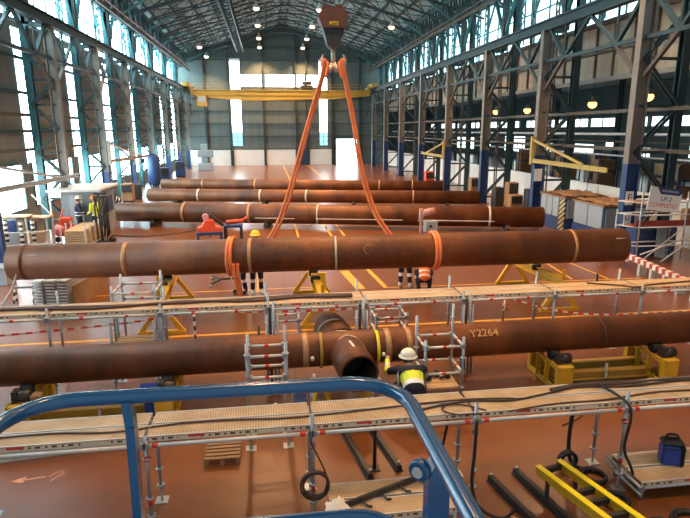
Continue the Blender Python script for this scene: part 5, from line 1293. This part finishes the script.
def person(label, x, y, rz, pose, jacket, trousers='cloth', boots='black', helmet='helmet', bands=True, voxel=.016, scale=1.0, coat=1.0, jpaint=None, jmats=None, logo=False):
    P = POSE[pose]; V = lambda p: Vector(p)
    t = thing('person', label, 'person', (x, y, 0), rz); t.scale = (scale,)*3
    hip, ch, nk, hd = map(V, (P['hip'], P['chest'], P['neck'], P['head']))
    b = MB()
    b.ball(tuple(hip), (.15, .11, .12)); cap(b, hip, ch, .12, .14); cap(b, ch, nk+V((0, 0, -.05)), .14, .09); cap(b, nk, hd+V((0, -.01, -.05)), .055, .055)
    b.ball(tuple(hd), (.076, .095, .115), 16, 12); b.ball(tuple(hd+V((0, .03, -.06))), (.055, .062, .055)); b.ball(tuple(hd+V((0, .102, -.012))), (.014, .022, .024))
    for s in (-1, 1): b.ball(tuple(hd+V((s*.078, 0, -.005))), (.012, .02, .03))
    for i, s in ((0, -1), (1, 1)):
        k, a, to, sh, e, w = (V(P[n][i]) for n in ('knee', 'ank', 'toe', 'sh', 'el', 'wr')); h = hip+V((s*.09, 0, -.03))
        cap(b, h, k, .085, .058); cap(b, k, a, .055, .038); cap(b, a, to, .04, .032)
        cap(b, sh, e, .052, .04); cap(b, e, w, .038, .026); cap(b, ch+V((s*.05, 0, .05)), sh, .1, .055)
        d = (w-e).normalized(); side = d.cross(V((0, 0, 1))).normalized(); pn = w+d*.05
        cap(b, w, pn, .026, .034); b.ball(tuple(pn+d*.01), (.036, .036, .026))
        for f, (o_, L) in enumerate(((-.032, .066), (-.011, .078), (.011, .073), (.031, .056))):
            r0 = pn+side*o_+d*.02; m1 = r0+d*(L*.5)+V((0, 0, -.006)); m2 = r0+d*(L*.85)+V((0, 0, -.028)); cap(b, r0, m1, .0095, .009); cap(b, m1, m2, .009, .0075)
        th = w+d*.02-side*s*-.03; cap(b, w+d*.015+side*(s*-.02), w+d*.05+side*(s*-.05)+V((0, 0, -.01)), .012, .010); cap(b, w+d*.05+side*(s*-.05)+V((0, 0, -.01)), w+d*.08+side*(s*-.05)+V((0, 0, -.02)), .010, .008)
    bake(b, 'body', 'skin', t, voxel)
    # jacket
    j = MB(); j.ball(tuple(hip+V((0, 0, .03))), (.175, .14, .12)); cap(j, hip+V((0, 0, .04)), ch, .15*coat, .165*coat); cap(j, ch, nk+V((0, 0, -.07)), .165*coat, .1)
    for i, s in ((0, -1), (1, 1)):
        sh, e, w = (V(P[n][i]) for n in ('sh', 'el', 'wr')); cap(j, sh, e, .073, .058); cap(j, e, e.lerp(w, .92), .056, .045); cap(j, ch+V((s*.05, 0, .06)), sh, .13, .075)
    ax = (nk-hip); L = ax.length; ax.normalize()
    def jp(c):
        c = Vector(c); f = (c-hip).dot(ax)/L
        ds = [(c-V(P['el'][i])).length for i in (0, 1)]
        if .28 < f < .36 or .05 < f < .13 or min(ds) < .05: return 1
        return 0
    def jp2(c):
        c = Vector(c); f = (c-hip).dot(ax)/L
        arm = min(ds_(c, i) for i in (0, 1))
        for i in (0, 1):
            e_, w_ = V(P['el'][i]), V(P['wr'][i]); u_ = max(0, min(1, (c-e_).dot(w_-e_)/(w_-e_).length_squared))
            if (c-e_.lerp(w_, u_)).length < .09: return 1 if .3 < u_ < .6 else 2
        if f < .02: return 0
        if f < .2 or .02 > arm-.04: return 1
        if f < .55: return 2
        return 0
    def ds_(c, i): return abs((c-V(P['el'][i])).dot((V(P['wr'][i])-V(P['el'][i])).normalized()))+(0 if (c-V(P['el'][i])).length < .1 else 1)
    if logo: jk = bake(j, 'jacket', jacket, t, voxel, paint=jp2, mats=['cloth', 'reflect', 'hiviz'])
    else: jk = bake(j, 'jacket', jacket, t, voxel, paint=jp if bands else None, mats=[jacket, 'reflect'])
    # trousers and boots
    tr = MB(); tr.ball(tuple(hip), (.165, .13, .12)); bt = MB()
    for i, s in ((0, -1), (1, 1)):
        k, a, to = (V(P[n][i]) for n in ('knee', 'ank', 'toe')); h = hip+V((s*.09, 0, -.03)); cap(tr, h, k, .105, .078); cap(tr, k, a.lerp(k, .1), .076, .062)
        cap(bt, a+V((0, 0, .04)), a+V((0, 0, -.02)), .058, .055); cap(bt, a+V((0, 0, -.035)), to, .055, .045)
    bake(tr, 'trousers', trousers, t, voxel, mats=[trousers, 'reflect'], paint=lambda c: 1 if min((Vector(c)-V(P['knee'][i])-(V(P['ank'][i])-V(P['knee'][i]))*.3).length for i in (0, 1)) < .085 else 0)
    bake(bt, 'boots', boots, t, voxel*.8)
    # head gear, face
    hl = MB(); r = .128; prof = [(r+.03, -.005), (r+.012, .01)]+[(r*math.cos(a*PI/16), .01+.125*math.sin(a*PI/16)) for a in range(0, 8)]+[(.004, .135)]
    hl.lathe(prof, tuple(hd+V((0, 0, .03))), 20); hl.box(hd.x-.08, hd.x+.08, hd.y+.1, hd.y+.19, hd.z+.024, hd.z+.034, .003)
    for s in (-.02, .02): hl.tube(tuple(hd+V((s, -.09, .12))), tuple(hd+V((s, .09, .12))), .006, 6)
    part('helmet', hl, helmet, t, local=True)
    part('hair', MB().ball(tuple(hd+V((0, -.03, .0))), (.084, .08, .09)), 'hair', t, local=True)
    part('eye', MB().ball(tuple(hd+V((-.03, .084, .01))), (.012, .01, .008)).ball(tuple(hd+V((.03, .084, .01))), (.012, .01, .008)), 'eye', t, local=True)
    part('mouth', MB().ball(tuple(hd+V((0, .088, -.062))), (.022, .008, .007)), 'lip', t, local=True)
    return t
wk = person('worker leaning down beside the front pipe in navy and yellow jacket and white helmet', 2.12, 7.84, R(-4), 'lean', 'cloth', helmet='helmet', voxel=.012, logo=True, coat=1.12)
person('standing worker in yellow jacket and yellow helmet behind the lifted pipe', -.42, 15.35, R(190), 'stand', 'hiviz', helmet='helmetyel', boots='bootpale')
person('bending worker beside the left sling tail, hidden above the knees by the pipe', -.88, 15.45, R(150), 'bend', 'hiviz', helmet='helmetyel')
person('bending worker with pale boots under the right sling wrap', 3.86, 15.3, R(-20), 'bend', 'cloth', helmet='helmet', boots='bootpale')
person('crouching worker in orange jacket next to the pale booted one', 4.3, 14.85, R(-12), 'crouch', 'hivizor', helmet='helmet')
person('worker in dark jacket with bright bands at the grey cabin', -8.1, 25.0, R(-60), 'stand', 'navy', helmet='helmet', voxel=.02)
person('worker in yellow jacket and orange helmet at the grey cabin', -7.42, 25.0, R(60), 'stand', 'hiviz', helmet='helmetor', voxel=.02)
person('worker in dark clothes beside the left end of the floor pipes', -7.9, 30.3, R(120), 'bend', 'navy', helmet='helmetor', voxel=.02)

# ------------------------------------------------------------------ camera, sky, colour
f = 555.88; p, yw, rl = R(13.083), R(7.778), R(.229)
fw = Vector((math.sin(yw)*math.cos(p), math.cos(yw)*math.cos(p), -math.sin(p))); rt = Vector((math.cos(yw), -math.sin(yw), 0)); dn = fw.cross(rt)
r2 = rt*math.cos(rl)+dn*math.sin(rl); d2 = -rt*math.sin(rl)+dn*math.cos(rl)
cd = bpy.data.cameras.new('camera'); cam = bpy.data.objects.new('camera', cd); col.objects.link(cam)
cam.matrix_world = Matrix(((r2.x, -d2.x, -fw.x, 0), (r2.y, -d2.y, -fw.y, 0), (r2.z, -d2.z, -fw.z, 4.5), (0, 0, 0, 1)))
cd.sensor_width = 36; cd.lens = f/690*36; cd.clip_start = .05; cd.clip_end = 400
sc.camera = cam
w = bpy.data.worlds.new('sky'); sc.world = w; w.use_nodes = True
w.node_tree.nodes['Background'].inputs[0].default_value = (.75, .9, 1, 1); w.node_tree.nodes['Background'].inputs[1].default_value = .6
vs_ = sc.view_settings; vs_.view_transform = 'Standard'; vs_.look = 'None'; vs_.gamma = 1; vs_.use_curve_mapping = False; vs_.exposure = 0.0
sc.cycles.max_bounces = 6; sc.cycles.diffuse_bounces = 3; sc.cycles.glossy_bounces = 3
